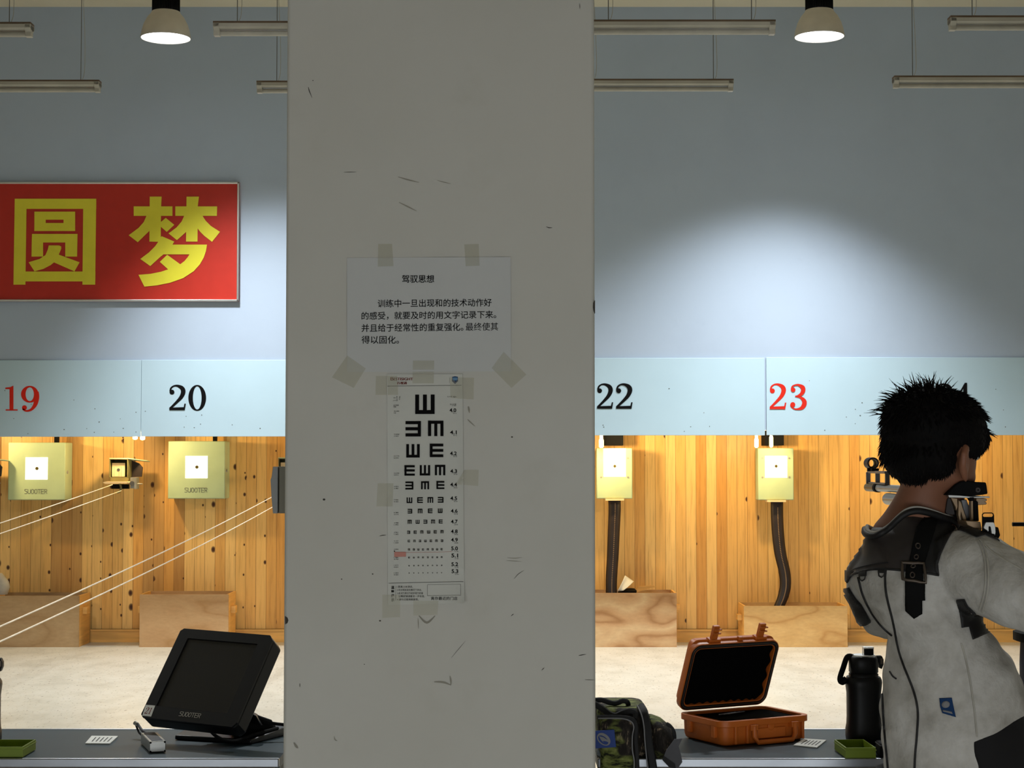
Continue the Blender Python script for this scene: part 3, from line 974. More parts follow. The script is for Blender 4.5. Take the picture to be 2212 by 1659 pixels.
g = B(); g.loft([(P(2, 1284, 13.45), V((0.05, 0, 0)), V((0, 0.04, 0))), (P(4, 1268, 13.45), V((0.062, 0, 0)), V((0, 0.05, 0))), (P(2, 1256, 13.45), V((0.06, 0, 0)), V((0, 0.045, 0))), (P(-4, 1238, 13.45), V((0.03, 0, 0)), V((0, 0.03, 0)))], 16)
tagp(g.build('plastic_wrap', 'silver_paint', smooth=60), 'crumpled grey-white plastic on the grey-brown plywood box', 'plastic')

# ------------------------------------------------------------------ high-bay lamps
def high_bay():
    s = 11.5 / F
    t = thing('high_bay_lamp', '', 'ceiling lamp', (0, 0, 0), group='bell shaped lamps hanging from the ceiling')
    r = 54 * s
    prof = [(r, 0.0), (r * 1.01, 0.006), (r * 0.965, 0.045), (r * 0.88, 0.092), (r * 0.74, 0.136), (r * 0.60, 0.163), (r * 0.565, 0.176), (r * 0.55, 0.176), (r * 0.70, 0.133), (r * 0.85, 0.088), (r * 0.94, 0.04), (r * 0.98, 0.0), (r, 0.0)]
    B().lathe(prof, n=48).build('shade', 'lamp_shade', t, local=True, smooth=50)
    B().lathe([(0.0001, 0.004), (r * 0.5, 0.001), (r * 0.9, 0.004), (r * 0.975, 0.012)], n=48).build('lit_disc', 'lamp_disc', t, local=True, smooth=60)
    g = B(); n = 36; vs = []; fs = []
    for z in (0.172, 0.42):
        for k in range(2 * n):
            rr = r * (0.56 if k % 2 else 0.49)
            vs.append(V((rr * math.cos(PI * k / n), rr * math.sin(PI * k / n), z)))
    m = 2 * n
    fs = [(k, (k + 1) % m, m + (k + 1) % m, m + k) for k in range(m)] + [tuple(range(m - 1, -1, -1)), tuple(range(m, 2 * m))]
    g.add(vs, fs).build('heat_sink', 'matte_black', t, local=True, smooth=0)
    B().cyl((0, 0, 0.42), (0, 0, ZC - P(358, 83, 11.5).z), 0.012, n=10).build('hanging_rod', 'matte_black', t, local=True)
    return t


def add_spot(t, energy, size=110, blend=0.55, tilt=(0, 0)):
    L = bpy.data.lights.new('high_bay_light', 'SPOT'); L.energy = energy; L.spot_size = math.radians(size); L.spot_blend = blend
    L.shadow_soft_size = 0.12; L.color = (0.93, 0.97, 1.0)
    o = bpy.data.objects.new('high_bay_light', L); o.parent = t; o.location = (0, 0, -0.03); o.rotation_euler = (tilt[0], tilt[1], 0); COL.objects.link(o)


ZL = P(358, 83, 11.5).z
hb = high_bay()
spots_wall = [(358, 83, 'bell shaped lit lamp hanging above the red banner'), (1770, 80, 'bell shaped lit lamp hanging above the number 23')]
first = True
for px, py, lb in spots_wall:
    q = P(px, py, 11.5)
    if first:
        hb.location = q; WM[hb] = Matrix.Translation(q); hb['label'] = lb; t = hb; first = False
        lamps = [hb]
    else:
        t = dup(hb, tuple(q), label=lb); lamps.append(t)
line = []
for x in (-3.4, -1.2, 1.0, 3.2):
    line.append(dup(hb, (x, 6.4, ZL), label='bell shaped lamp high over the firing line'))
for t, tl in zip(lamps, (-0.27, 0.06)): add_spot(t, E_HIGHBAY_WALL, 107, 1.0, (0.03, tl))
for t in line: add_spot(t, E_HIGHBAY_LINE, 124, 0.35, (0.16, 0))

# ------------------------------------------------------------------ unlit tube fixtures hanging in two rows
def tube_fixture(L):
    t = thing('tube_fixture', '', 'light fixture', (0, 0, 0), group='unlit tube lights hanging on wires')
    h = L / 2
    B().lohi((-h, -0.032, 0.046), (h, 0.032, 0.056)).build('top_plate', 'fixture_top_shadow', t, local=True)
    g = B(); g.prism([V((-h, y, z)) for y, z in ((-0.034, 0.046), (-0.034, 0.028), (-0.016, 0.020), (0.016, 0.020), (0.034, 0.028), (0.034, 0.046))], (L, 0, 0))
    g.build('housing', 'fixture_white', t, local=True)
    B().cyl((-h + 0.03, 0, 0.004), (h - 0.03, 0, 0.004), 0.013, n=14).build('tube', 'fixture_white', t, local=True)
    for s in (-1, 1):
        B().prism([V((s * h, y, z)) for y, z in ((-0.034, 0.048), (-0.034, 0.028), (-0.018, 0.012), (-0.018, -0.010), (0.018, -0.010), (0.018, 0.012), (0.034, 0.028), (0.034, 0.048))], (-s * 0.03, 0, 0)).build('end_cap', 'fixture_white', t, local=True, bevel=0.003)
        x = s * (h - 0.11)
        top = ZC - 3.4
        B().tube([(x, 0, 0.05), (x, 0, 0.09), (x, 0, ZC)], 0.0022, 6).build('hanging_wire', 'wire', t, local=True)
        B().tube(spline([(x + 0.004, 0, 0.056), (x + 0.02, 0, 0.11), (x + 0.018, 0.01, 0.3), (x + 0.006, 0.01, 0.55), (x, 0, 0.8)], 5), 0.0016, 6).build('power_cord', 'fixture_white', t, local=True)
    return t


def place_fix(row):
    d, items = row
    proto = None
    for px, py, lb in items:
        q = P(px, py, d)
        if proto is None:
            proto = tube_fixture(0.9)
            zz = q.z
            for c in proto.children:
                if c.name.startswith('hanging_wire'):
                    for vv in c.data.vertices:
                        if vv.co.z > 1.5: vv.co.z = ZC - zz
            proto.location = q; proto['label'] = lb; WM[proto] = Matrix.Translation(q)
        else:
            dup(proto, tuple(q), label=lb)


place_fix((8.27, [(-135, 76, 'unlit tube light in the upper row cut by the edge above the red banner'), (667, 74, 'unlit tube light in the upper row running behind the pillar beside the lit lamp'),
                  (1469, 71, 'unlit tube light in the upper row above the number 22'), (2255, 62, 'unlit tube light in the upper row beyond the lit lamp above 23')]))
place_fix((9.83, [(44, 196, 'unlit tube light in the lower row above the red banner'), (728, 198, 'unlit tube light in the lower row showing only its end beside the pillar'),
                  (1411, 194, 'unlit tube light in the lower row above the number 22'), (2102, 187, 'unlit tube light in the lower row above the boy')]))

# ------------------------------------------------------------------ papers taped to the pillar
TAPES = {'n': 0}


def tape(parent, corners, off):
    q = [V(c) for c in corners]
    def fn(u, v):
        p = V(q[0]).lerp(V(q[1]), u).lerp(V(q[3]).lerp(V(q[2]), u), v)
        w = P(p.x, p.y, PY0 - off(p.x, p.y) - 0.0006)
        return w
    return B().grid(fn, 8, 8, True).build('tape_strip', 'tape', parent, smooth=60, fix=False)


def n_off(x, y):
    e = 0.0010
    if y > 720:
        k = min(1.0, (y - 720) / 83); e += 0.0052 * k * k * math.exp(-((x - 915) / 75) ** 2)
    if y < 600:
        k = min(1.0, (600 - y) / 45); e += 0.0024 * k * k * (math.exp(-((x - 960) / 35) ** 2) + 0.9 * math.exp(-((x - 1075) / 28) ** 2))
    if x < 790: e += 0.0022 * ((790 - x) / 40) ** 2 * math.exp(-((y - 660) / 70) ** 2)
    if x > 1065: e += 0.0022 * ((x - 1065) / 40) ** 2 * math.exp(-((y - 670) / 90) ** 2)
    return e


def on_paper(off, lift=0.0009):
    return lambda x, y: P(x, y, PY0 - off(x, y) - lift)


NC = [V((749.5, 557)), V((1103, 555)), V((1104, 802)), V((750, 803.5))]
def bil(c, u, v):
    return c[0].lerp(c[1], u).lerp(c[3].lerp(c[2], u), v)
notice = B().grid(lambda u, v: (lambda p: P(p.x, p.y, PY0 - n_off(p.x, p.y)))(bil(NC, u, v)), 40, 30, True).build('paper_notice', 'notice_paper', smooth=60, fix=False, origin=P(926, 803, PY0))
tagp(notice, 'white landscape sheet of Chinese typing taped high on the pillar above the eye chart', 'notice')
g = B(); pl = on_paper(n_off)
text_shapes(g, '驾驭思想', 868, 938, 602.5, 17, pl, 0.010)
g.build('printed_heading', 'black_ink', notice, smooth=0, fix=False); g = B()
text_shapes(g, '训练中一旦出现和的技术动作好', 816, 1062, 654.5, 17.2, lambda x, y: pl(x, y - (x - 939) * 0.010), 0.006)
text_shapes(g, '的感受，就要及时的用文字记录下来。', 781, 1072, 681, 17.2, lambda x, y: pl(x, y - (x - 926) * 0.011), 0.006)
text_shapes(g, '并且给于经常性的重复强化。', 781, 1001, 707, 17.2, lambda x, y: pl(x, y - (x - 928) * 0.012), 0.006)
text_shapes(g, '最终使其', 1006, 1076, 707, 17.2, lambda x, y: pl(x, y - (x - 928) * 0.012), 0.0)
text_shapes(g, '得以固化。', 781, 862, 734, 17.2, pl, 0.006)
g.build('printed_text', 'black_ink', notice, smooth=0, fix=False)
wall_off = lambda x, y: max(0.0006, n_off(x, y) if (749 < x < 1104 and 555 < y < 803) else 0.0006)
for c in ([(817, 527), (847, 527), (850, 575), (816, 576)], [(1003, 528), (1034, 527), (1036, 574), (1006, 575)],
          [(750, 768), (790, 796), (764, 838), (717, 815)], [(1088, 760), (1137, 809), (1105, 838), (1062, 795)]):
    tape(notice, [V(p) for p in c], wall_off)


def c_off(x, y):
    e = 0.0008 + 0.0010 * (0.5 + 0.5 * math.sin(y * 0.048 + x * 0.006)) + 0.0006 * math.sin(x * 0.05 + y * 0.02) ** 2
    if x > 940 and y > 1235: e += 0.016 * ((x - 940) / 62) ** 2 * ((y - 1235) / 72) ** 1.5
    elif x > 985: e += 0.003 * ((x - 985) / 17) ** 2
    return e


CC = [V((836, 808)), V((999, 808)), V((1003, 1303)), V((838, 1307))]
chart = B().grid(lambda u, v: (lambda p: P(p.x, p.y, PY0 - c_off(p.x, p.y)))(bil(CC, u, v)), 24, 90, True).build('eye_chart', 'chart_paper', smooth=60, fix=False, origin=P(920, 1307, PY0))
tagp(chart, 'tall creased eye test chart of tumbling E letters taped on the pillar under the notice', 'eye chart')
cp = on_paper(c_off)
g = B()


def tumble(cx, cy, s, way):
    h = s / 2; w = s / 5
    bars = {'up': [(-h, -h, -h + w, h), (-w / 2, -h, w / 2, h), (h - w, -h, h, h), (-h, h - w, h, h)],
            'down': [(-h, -h, -h + w, h), (-w / 2, -h, w / 2, h), (h - w, -h, h, h), (-h, -h, h, -h + w)],
            'right': [(-h, -h, h, -h + w), (-h, -w / 2, h, w / 2), (-h, h - w, h, h), (-h, -h, -h + w, h)],
            'left': [(-h, -h, h, -h + w), (-h, -w / 2, h, w / 2), (-h, h - w, h, h), (h - w, -h, h, h)]}[way]
    for x0, y0, x1, y1 in bars:
        n = max(1, int(max(x1 - x0, y1 - y0) / 8))
        for i in range(n):
            if y1 - y0 > x1 - x0: q = (x0, y0 + (y1 - y0) * i / n, x1, y0 + (y1 - y0) * (i + 1) / n)
            else: q = (x0 + (x1 - x0) * i / n, y0, x0 + (x1 - x0) * (i + 1) / n, y1)
            poly(g, [(cx + q[0], cy + q[1]), (cx + q[2], cy + q[1]), (cx + q[2], cy + q[3]), (cx + q[0], cy + q[3])], cp)


U, D_, L_, R_ = 'up', 'down', 'left', 'right'
ROWS = [(42, [(917.9, 873.4, U)]), (33.2, [(892.7, 926.4, L_), (941.4, 925.5, D_)]), (29, [(892.2, 974, U), (943.1, 973.1, R_)]),
        (22.4, [(884.9, 1016.4, R_), (918, 1016, U), (950.7, 1015.5, D_)]), (17.2, [(884.4, 1048.9, L_), (918.3, 1048.4, D_), (951.4, 1047.9, R_)]),
        (12.2, [(884.5, 1080.7, U), (907.4, 1080.4, R_), (929.7, 1080.1, D_), (951.9, 1079.8, L_)]), (9.7, [(885.6, 1104.4, L_), (907.6, 1104, D_), (929.5, 1103.6, R_), (951, 1103.3, U)]),
        (8.4, [(885.2, 1127.4, D_), (902.2, 1127.2, U), (918.8, 1127, L_), (935.5, 1126.8, D_), (952.1, 1126.6, R_)]),
        (6.6, [(882.8, 1149.8, L_), (897.1, 1149.6, R_), (911.4, 1149.4, D_), (926, 1149.2, U), (940.4, 1149, R_), (954.8, 1148.8, D_)]),
        (5.1, [(883.4 + 11.9 * i, 1168.9 - 0.1 * i, w) for i, w in enumerate((R_, D_, L_, U, R_, D_, L_))])]
X8 = (883.7, 894, 904, 913.9, 924.3, 934.4, 944.3, 954.1)
for y, s, ws in ((1187.2, 4.3, (D_, L_, U, R_, D_, L_, U, R_)), (1204.4, 3.4, (R_, U, D_, R_, L_, R_, U, D_)), (1222, 2.6, (U, L_, D_, R_, U, D_, R_, L_)), (1237.8, 2.0, (L_, R_, U, D_, R_, L_, U, D_))):
    ROWS.append((s, [(x, y - 0.1 * i, w) for i, (x, w) in enumerate(zip(X8, ws))]))
for s, es in ROWS:
    for x, y, w in es: tumble(x, y, s, w)
g.build('optotypes', 'black_ink', chart, smooth=0, fix=False)
g = B(); gd = B(); gl = B()
NUM = [('4.0', 886.2, 971), ('4.1', 934, 972), ('4.2', 979.5, 972), ('4.3', 1017.8, 972.6), ('4.4', 1046.9, 972.6), ('4.5', 1076.5, 972.8), ('4.6', 1103.7, 973.8), ('4.7', 1126.8, 974), ('4.8', 1148, 974),
       ('4.9', 1166.2, 974.3), ('5.0', 1184.7, 974.6), ('5.1', 1200, 975), ('5.2', 1219, 975), ('5.3', 1233.9, 975.4)]
DEC = ['(0.1)', '(0.12)', '(0.15)', '(0.2)', '(0.25)', '(0.3)', '(0.4)', '(0.5)', '(0.6)', '(0.8)', '(1.0)', '(1.2)', '(1.5)', '(2.0)']
LFT = [('25.000', '10'), ('19.858', '7.943'), ('15.774', '6.310'), ('12.530', '5.012'), ('9.953', '3.981'), ('7.906', '3.162'), ('6.280', '2.512'), ('4.988', '1.995'), ('3.962', '1.585'), ('3.147', '1.259'), ('2.500', '1'), ('1.986', '0.794'), ('1.577', '0.631'), ('1.253', '0.501')]
LY = [890, 940, 987, 1024, 1053, 1081.5, 1109, 1131.5, 1152, 1170.5, 1188.5, 1206, 1223, 1239.5]
for (tx, y, x), de, (l1, l2), ly in zip(NUM, DEC, LFT, LY):
    text_shapes(g, tx, x, x + 14.6, y, 8.4, cp, 0.022)
    text_shapes(gd, de, x + 7.5, x + 15.2, y + 6.8, 3.0, cp)
    text_shapes(gl, l1, 851, 851 + 1.9 * len(l1), ly - 1.8, 2.4, cp)
    if l2 != '1' and l2 != '10': text_shapes(gl, l2, 851, 851 + 1.9 * len(l2), ly + 2.2, 2.4, cp)
    else: text_shapes(gl, l2, 851, 851 + 2.2 * len(l2), ly + 2.2, 2.4, cp)
g.build('acuity_figures', 'black_ink', chart, smooth=0, fix=False); gd.build('decimal_figures', 'black_ink', chart, smooth=0, fix=False); gl.build('distance_figures', 'black_ink', chart, smooth=0, fix=False); g = B()
text_shapes(g, 'V=', 850, 855, 859.5, 3.4, cp); text_shapes(g, '1', 857, 858, 857.5, 3.4, cp); text_shapes(g, 'a', 856.6, 858.6, 862, 2.6, cp)
text_shapes(g, 'd', 862, 864.4, 857.5, 3.4, cp); text_shapes(g, 'D', 862, 864.4, 862, 3.2, cp)
text_shapes(g, 'L=5-lga', 849.5, 859.5, 865.4, 2.4, cp)
text_shapes(g, '设计距离', 850, 861, 875.4, 3.0, cp); text_shapes(g, '视角', 850, 855.5, 878.8, 3.0, cp)
text_shapes(g, 'L=5-lga', 967, 985.5, 857.2, 3.2, cp)
text_shapes(g, '五分记录', 971.5, 985.5, 873.4, 3.0, cp); text_shapes(g, '(小数)', 976, 985.5, 876.4, 2.6, cp)
g.build('formula_print', 'black_ink', chart, smooth=0, fix=False); g = B()
for k, chh in enumerate('温馨提示'): text_shapes(g, chh, 844.8, 851.8, 1269 + k * 9.0, 6.8, cp, 0.02)
text_shapes(g, '1.距离2.5米测试。', 857.5, 892, 1267.5, 4.6, cp)
text_shapes(g, '2.在光线充足的情况下测试。', 857.5, 911, 1274.4, 4.6, cp)
text_shapes(g, '3.此试力表仅作初步视力检查', 858, 914, 1281.4, 4.6, cp)
text_shapes(g, '如需配镜请要进一步检查。', 861, 918, 1288, 4.6, cp)
text_shapes(g, '4.请勿过度用眼疲劳。', 857.5, 904.5, 1295, 4.6, cp)
g.build('advice_print', 'black_ink', chart, smooth=0, fix=False); g = B()
text_shapes(g, '离你最近的门店', 931, 988, 1292.6, 7.4, cp, 0.004)
g.build('small_print', 'black_ink', chart, smooth=0, fix=False)
g = B()


def line2(pts, w): L, R = stroke2d(pts, [w] * len(pts), 4); strip(g, L, R, cp)


line2([(837, 834.2), (900, 833.5), (960, 832.8), (997, 832.2)], 0.9); line2([(840, 1260), (900, 1258.4), (960, 1257.2), (1001, 1256.6)], 0.9)
line2([(971.2, 816), (971.3, 821), (971.2, 827)], 0.4); line2([(855, 1266), (855, 1280), (855, 1297)], 0.5)
for a, b in (((923.5, 1263), (995, 1262)), ((995, 1262), (995.5, 1285.5)), ((995.5, 1285.5), (923.5, 1287)), ((923.5, 1287), (923.5, 1263))): line2([a, ((a[0] + b[0]) / 2, (a[1] + b[1]) / 2), b], 0.5)
g.build('ruled_lines', 'grey_ink', chart, smooth=0, fix=False)
g = B()
text_shapes(g, 'B', 843.8, 850, 818.4, 7.0, cp, 0.0); text_shapes(g, 'ESTISIGHT', 850.6, 892, 818.8, 5.8, cp, 0.0)
text_shapes(g, '百视通', 857.5, 879, 827.4, 6.0, cp, 0.0)
for dx in (-0.25, 0.25): text_shapes(g, 'ESTISIGHT', 850.6 + dx, 892 + dx, 818.8, 5.8, cp, 0.0); text_shapes(g, 'B', 843.8 + dx, 850 + dx, 818.4, 7.0, cp, 0.0); text_shapes(g, '百视通', 857.5 + dx, 879 + dx, 827.4, 6.0, cp, 0.0)
g.build('maker_name', 'dark_red_ink', chart, smooth=0, fix=False)
g = B(); poly(g, [(977, 814), (983, 813), (989, 814), (989.4, 822), (989.8, 823), (983, 829.5), (976, 823), (976.4, 822)], cp)
sh = g.build('shield_mark', 'blue_ink', chart, smooth=0, fix=False)
g = B(); cp2 = on_paper(c_off, 0.0013); poly(g, [(978, 815.2), (988, 815.2), (988, 821), (983, 822), (978, 821)], cp2); g.build('shield_picture', 'light_blue_ink', sh, smooth=0, fix=False)
g = B(); L, R = stroke2d([(852, 1192.6), (876, 1192.6)], [1.2, 1.2], 1); strip(g, L, R, cp); L, R = stroke2d([(877, 1193.6), (920, 1193), (950, 1192.4), (977, 1191.6)], [0.6] * 4, 4); strip(g, L, R, cp)
poly(g, [(851.8, 1193), (877, 1192.8), (877, 1202.4), (851.8, 1203)], cp)
g.build('pink_note', 'pink_ink', chart, smooth=0, fix=False)
g = B(); cp3 = on_paper(c_off, 0.0013)
for k in range(3): text_shapes(g, ['正常视力标准线', '低于此线请到店', '进行视力检查'][k], 852.5, 876.4, 1194.6 + 3.4 * k, 2.6, cp3)
g.build('note_text', 'dark_red_ink', chart, smooth=0, fix=False)
cw = lambda x, y: (c_off(x, y) if (836 < x < 1003 and 808 < y < 1306) else 0.0006) + (0.0004)
for c in ([(812, 812), (858, 812), (860, 853), (811, 853)], [(972, 815), (1024, 816), (1023, 863), (973, 860)], [(892, 779), (938, 779), (937, 828), (891, 828)], [(1003, 1015), (1034, 1015), (1033, 1050), (985, 1046)],
          [(816, 1044), (850, 1044), (848, 1094), (813, 1094)], [(826, 1285), (865, 1285), (864, 1333), (826, 1335)], [(893, 1298), (947, 1298), (945, 1328), (893, 1330)]):
    tape(chart, [V(p) for p in c], cw if c[0][1] != 779 else (lambda x, y: max(cw(x, y), n_off(x, y) + 0.0004 if y < 803 else 0.0)))

# ------------------------------------------------------------------ electrical box on the pillar's side
t = thing('junction_box', 'small grey metal electrical box on the side of the pillar, seen edge on', 'electrical box', (PX0, 3.38, P(600, 1108, 3.36).z))
z1 = P(600, 1008, 3.36).z - P(600, 1108, 3.36).z
B().lohi((-0.030, -0.05, 0), (-0.0006, 0.05, z1)).build('back_box', 'box_grey_green', t, local=True, bevel=0.001)
g = B(); prof = [(-0.0315, 0.0), (-0.0405, 0.0), (-0.0435, z1 * 0.35), (-0.0455, z1 * 0.72), (-0.0435, z1 * 0.78), (-0.041, z1), (-0.0315, z1)]
g.prism([V((x, -0.055, z)) for x, z in prof], (0, 0.11, 0)); g.build('cover', 'box_grey', t, local=True, bevel=0.001)
B().cyl((-0.0165, -0.0505, 0.011), (-0.0165, -0.049, 0.011), 0.0012, n=10).build('screw', 'matte_black', t, local=True)

# ------------------------------------------------------------------ the two counters
TZ = P(1106, 1640, 3.56).z
T = lambda x, y: on_z(x, y, TZ)
TY0, TY1 = 3.56, 3.96


def counter(x0, x1, label):
    t = thing('counter', label, 'table', ((x0 + x1) / 2, (TY0 + TY1) / 2, 0))
    B().lohi((x0, TY0 + 0.012, TZ - 0.02), (x1, TY1 - 0.006, TZ)).build('tabletop', 'table', t, smooth=0)
    B().lohi((x0, TY0, TZ - 0.017), (x1, TY0 + 0.012, TZ + 0.0012)).build('front_trim', 'alu', t, bevel=0.002)
    B().lohi((x0, TY1 - 0.006, TZ - 0.02), (x1, TY1, TZ + 0.0012)).build('rear_trim', 'alu', t, bevel=0.002)
    B().lohi((x0 + 0.01, TY0 + 0.006, TZ - 0.16), (x1 - 0.01, TY0 + 0.024, TZ - 0.0175)).build('fascia', 'fascia', t, smooth=0)
    for x in (x0 + 0.04, x1 - 0.04):
        for y in (TY0 + 0.05, TY1 - 0.05):
            B().lohi((x - 0.02, y - 0.02, 0), (x + 0.02, y + 0.02, TZ - 0.021)).build('leg', 'old_steel', t, bevel=0.002)
    return t


counter(-1.75, -0.468, 'dark slate counter with aluminium edge carrying the black monitor')
counter(0.172, 2.3, 'dark slate counter with aluminium edge carrying the orange case')

# ------------------------------------------------------------------ black monitor 21
TL, TR, BL = P(392, 1357, 3.875), P(593, 1373, 3.76), P(302, 1548.5, 3.755)
uu = TR - TL; vv = BL - TL
nn = uu.cross(vv).normalized()
if nn.y > 0: nn = -nn
mon = thing('scoring_monitor', 'black tilted scoring monitor labelled 21 beside the pillar', 'monitor', tuple(T(500, 1590)))
mp = lambda a, b, e=0.0: TL + uu * a + vv * b + nn * e
outl = [(0.03, 0), (0.955, 0), (1, 0.05), (1, 0.95), (0.97, 1), (0.03, 1), (0, 0.97), (0, 0.03)]
sx0, sx1, sy0, sy1 = 0.115, 0.865, 0.105, 0.865
g = B()
# bezel as a ring of four bars in front, a body behind
g.prism([mp(a, b, -0.004) for a, b in outl], -nn * 0.038)
g.build('body', 'black_plastic', mon, bevel=0.004)
g = B()
for q in ([(0.03, 0), (0.955, 0), (1, 0.05), (1, sy0), (0, sy0), (0, 0.03)], [(0, sy1), (1, sy1), (1, 0.95), (0.97, 1), (0.03, 1), (0, 0.97)], [(0, sy0), (sx0, sy0), (sx0, sy1), (0, sy1)], [(sx1, sy0), (1, sy0), (1, sy1), (sx1, sy1)]):
    g.prism([mp(a, b, 0) for a, b in q], -nn * 0.0045)
g.build('bezel', 'black_plastic', mon, smooth=0)
g = B(); g.prism([mp(a, b, -0.003) for a, b in ((sx0 - 0.01, sy0 - 0.01), (sx1 + 0.01, sy0 - 0.01), (sx1 + 0.01, sy1 + 0.01), (sx0 - 0.01, sy1 + 0.01))], -nn * 0.0012)
g.build('screen', 'screen', mon, smooth=0)
g = B(); g.lift = 0; block_word(g, 'SUOOTER', 0.395, 0.62, 0.902, 0.945, lambda x, y: mp(x, y, 0.0006), 0.0055)
g.build('maker_name', 'fixture_white', mon, smooth=0, fix=False)
g = B(); g.prism([mp(a, b, 0.0004) for a, b in ((0.005, 0.868), (0.105, 0.866), (0.115, 0.985), (0.02, 0.985))], -nn * 0.0004)
lab = g.build('number_label', 'paper', mon, smooth=0)
g = B(); g.lift = 0
digit(g, '2', 0.03, 0.892, 0.034, 0.07, lambda x, y: mp(x, y, 0.0008)); digit(g, '1', 0.068, 0.892, 0.03, 0.07, lambda x, y: mp(x, y, 0.0008))
g.build('label_numeral', 'dark_red_ink', lab, smooth=0, fix=False)
bc = [(-0.724, 3.805), (-0.55, 3.742), (-0.690, 3.952), (-0.475, 3.90)]
g = B(); g.hexa([V((x, y, TZ + 0.0005)) for x, y in bc] + [V((x, y, TZ + h)) for (x, y), h in zip(bc, (0.0105, 0.0105, 0.022, 0.022))])
g.build('base_plate', 'screen', mon, bevel=0.003)
mc = mp(0.62, 0.86, -0.042)
g = B(); g.loft([(V((-0.565, 3.85, TZ + 0.011)), V((0.055, -0.01, 0)), V((0.01, 0.03, 0))), (V((-0.56, 3.845, TZ + 0.03)), V((0.045, -0.01, 0)), V((0.01, 0.024, 0))), (mc + V((0, 0.01, 0)), V((0.04, -0.015, 0)), V((0.0, 0.015, 0.012)))], 20)
g.build('stand_neck', 'matte_black', mon, smooth=50)
g = B(); g.hexa([P(*q) for q in ((508, 1553, 3.79), (566, 1568, 3.76), (508, 1560, 3.84), (570, 1566, 3.82), (505, 1520, 3.79), (553, 1546, 3.76), (520, 1526, 3.84), (556, 1542, 3.82))])
g.build('rear_housing', 'black_plastic', mon, bevel=0.003)
g = B(); g.tube([P(552, 1550, 3.80), P(565, 1556, 3.80), P(584, 1562, 3.80), P(588, 1563.5, 3.80)], [0.007, 0.008, 0.0075, 0.004], 10)
g.tube([P(586, 1562, 3.80), P(600, 1564, 3.80), P(640, 1568, 3.80)], 0.0035, 8)
g.build('plug_lead', 'matte_black', mon)
g = B(); g.tube(spline([P(449, 1566, 3.78), P(456, 1580, 3.73), P(470, 1592, 3.70), P(490, 1600, 3.70), P(512, 1600, 3.72), P(545, 1588, 3.76), P(600, 1573, 3.84)], 6), 0.0036, 8)
g.build('power_cord', 'matte_black', mon)

# ------------------------------------------------------------------ little metal box with a lead, cards, trays
mb = thing('control_box', 'small grey metal box with a plugged lead in front of the monitor', 'box', tuple(T(330, 1620)))
q = [T(323, 1627), T(358, 1625), T(304, 1607), T(341, 1606)]
up = V((0, 0, 0.0235))
g = B(); g.hexa([p + V((0, 0, 0.0015)) for p in q] + [p + up for p in q]); g.build('case', 'silver', mb, bevel=0.0012)
g = B(); e1 = (q[2] - q[0]); w = (q[1] - q[0])
g.prism([q[0] + w * 0.16 + e1 * 0.02 + up, q[0] + w * 0.84 + e1 * 0.02 + up, q[0] + w * 0.84 + e1 * 0.98 + up, q[0] + w * 0.16 + e1 * 0.98 + up], (0, 0, 0.0006)); g.build('top_label', 'dark_grey', mb, smooth=0)
fn = V((w.y, -w.x, 0)).normalized()
for a in (0.06, 0.94):
    for b in (0.12, 0.90):
        c = q[0] + w * a + up * b
        B().cyl(c + fn * 0.0012, c - fn * 0.001, 0.0021, n=10).build('corner_screw', 'matte_black', mb)
g = B(); g.tube(spline([P(318, 1586, 3.80), P(309, 1580, 3.80), P(302, 1571, 3.82), P(297, 1563, 3.83)], 5), 0.003, 8); g.build('lead', 'bag_grey', mb)
g = B(); g.tube([P(298, 1566, 3.83), P(291, 1561, 3.835)], [0.004, 0.0048], 10); g.build('connector', 'silver', mb)
g = B(); g.tube([P(293, 1564, 3.835), P(296, 1572, 3.835), P(300, 1582, 3.83), P(308, 1590, 3.80)], 0.0022, 8); g.build('lead_tail', 'matte_black', mb)


def score_card(corners, label, n=5):
    q = [T(*c) for c in corners]
    t = thing('score_card', label, 'card', tuple((q[0] + q[2]) / 2))
    B().prism([p + V((0, 0, 0.0006)) for p in q], (0, 0, 0.0022)).build('card', 'paper', t, smooth=0)
    g = B(); g.lift = 0
    for i in range(n):
        a = 0.22 + 0.62 * i / (n - 1)
        A = q[3].lerp(q[2], a).lerp(q[0].lerp(q[1], a), 0.22); C = q[3].lerp(q[2], a).lerp(q[0].lerp(q[1], a), 0.80)
        wv = (q[1] - q[0]) * 0.025
        z = V((0, 0, 0.0031))
        g.add([A - wv + z, A + wv + z, C + wv + z, C - wv + z], [(0, 1, 2, 3)])
    g.build('printed_lines', 'grey_ink', t, smooth=0, fix=False)
    return t


score_card([(184, 1608), (237, 1608.5), (255, 1592.5), (198, 1592)], 'white printed card lying between the green tray and the metal box')
score_card([(1714, 1612), (1765, 1617), (1785, 1601), (1738, 1598)], 'white printed card lying beside the corner of the orange case')


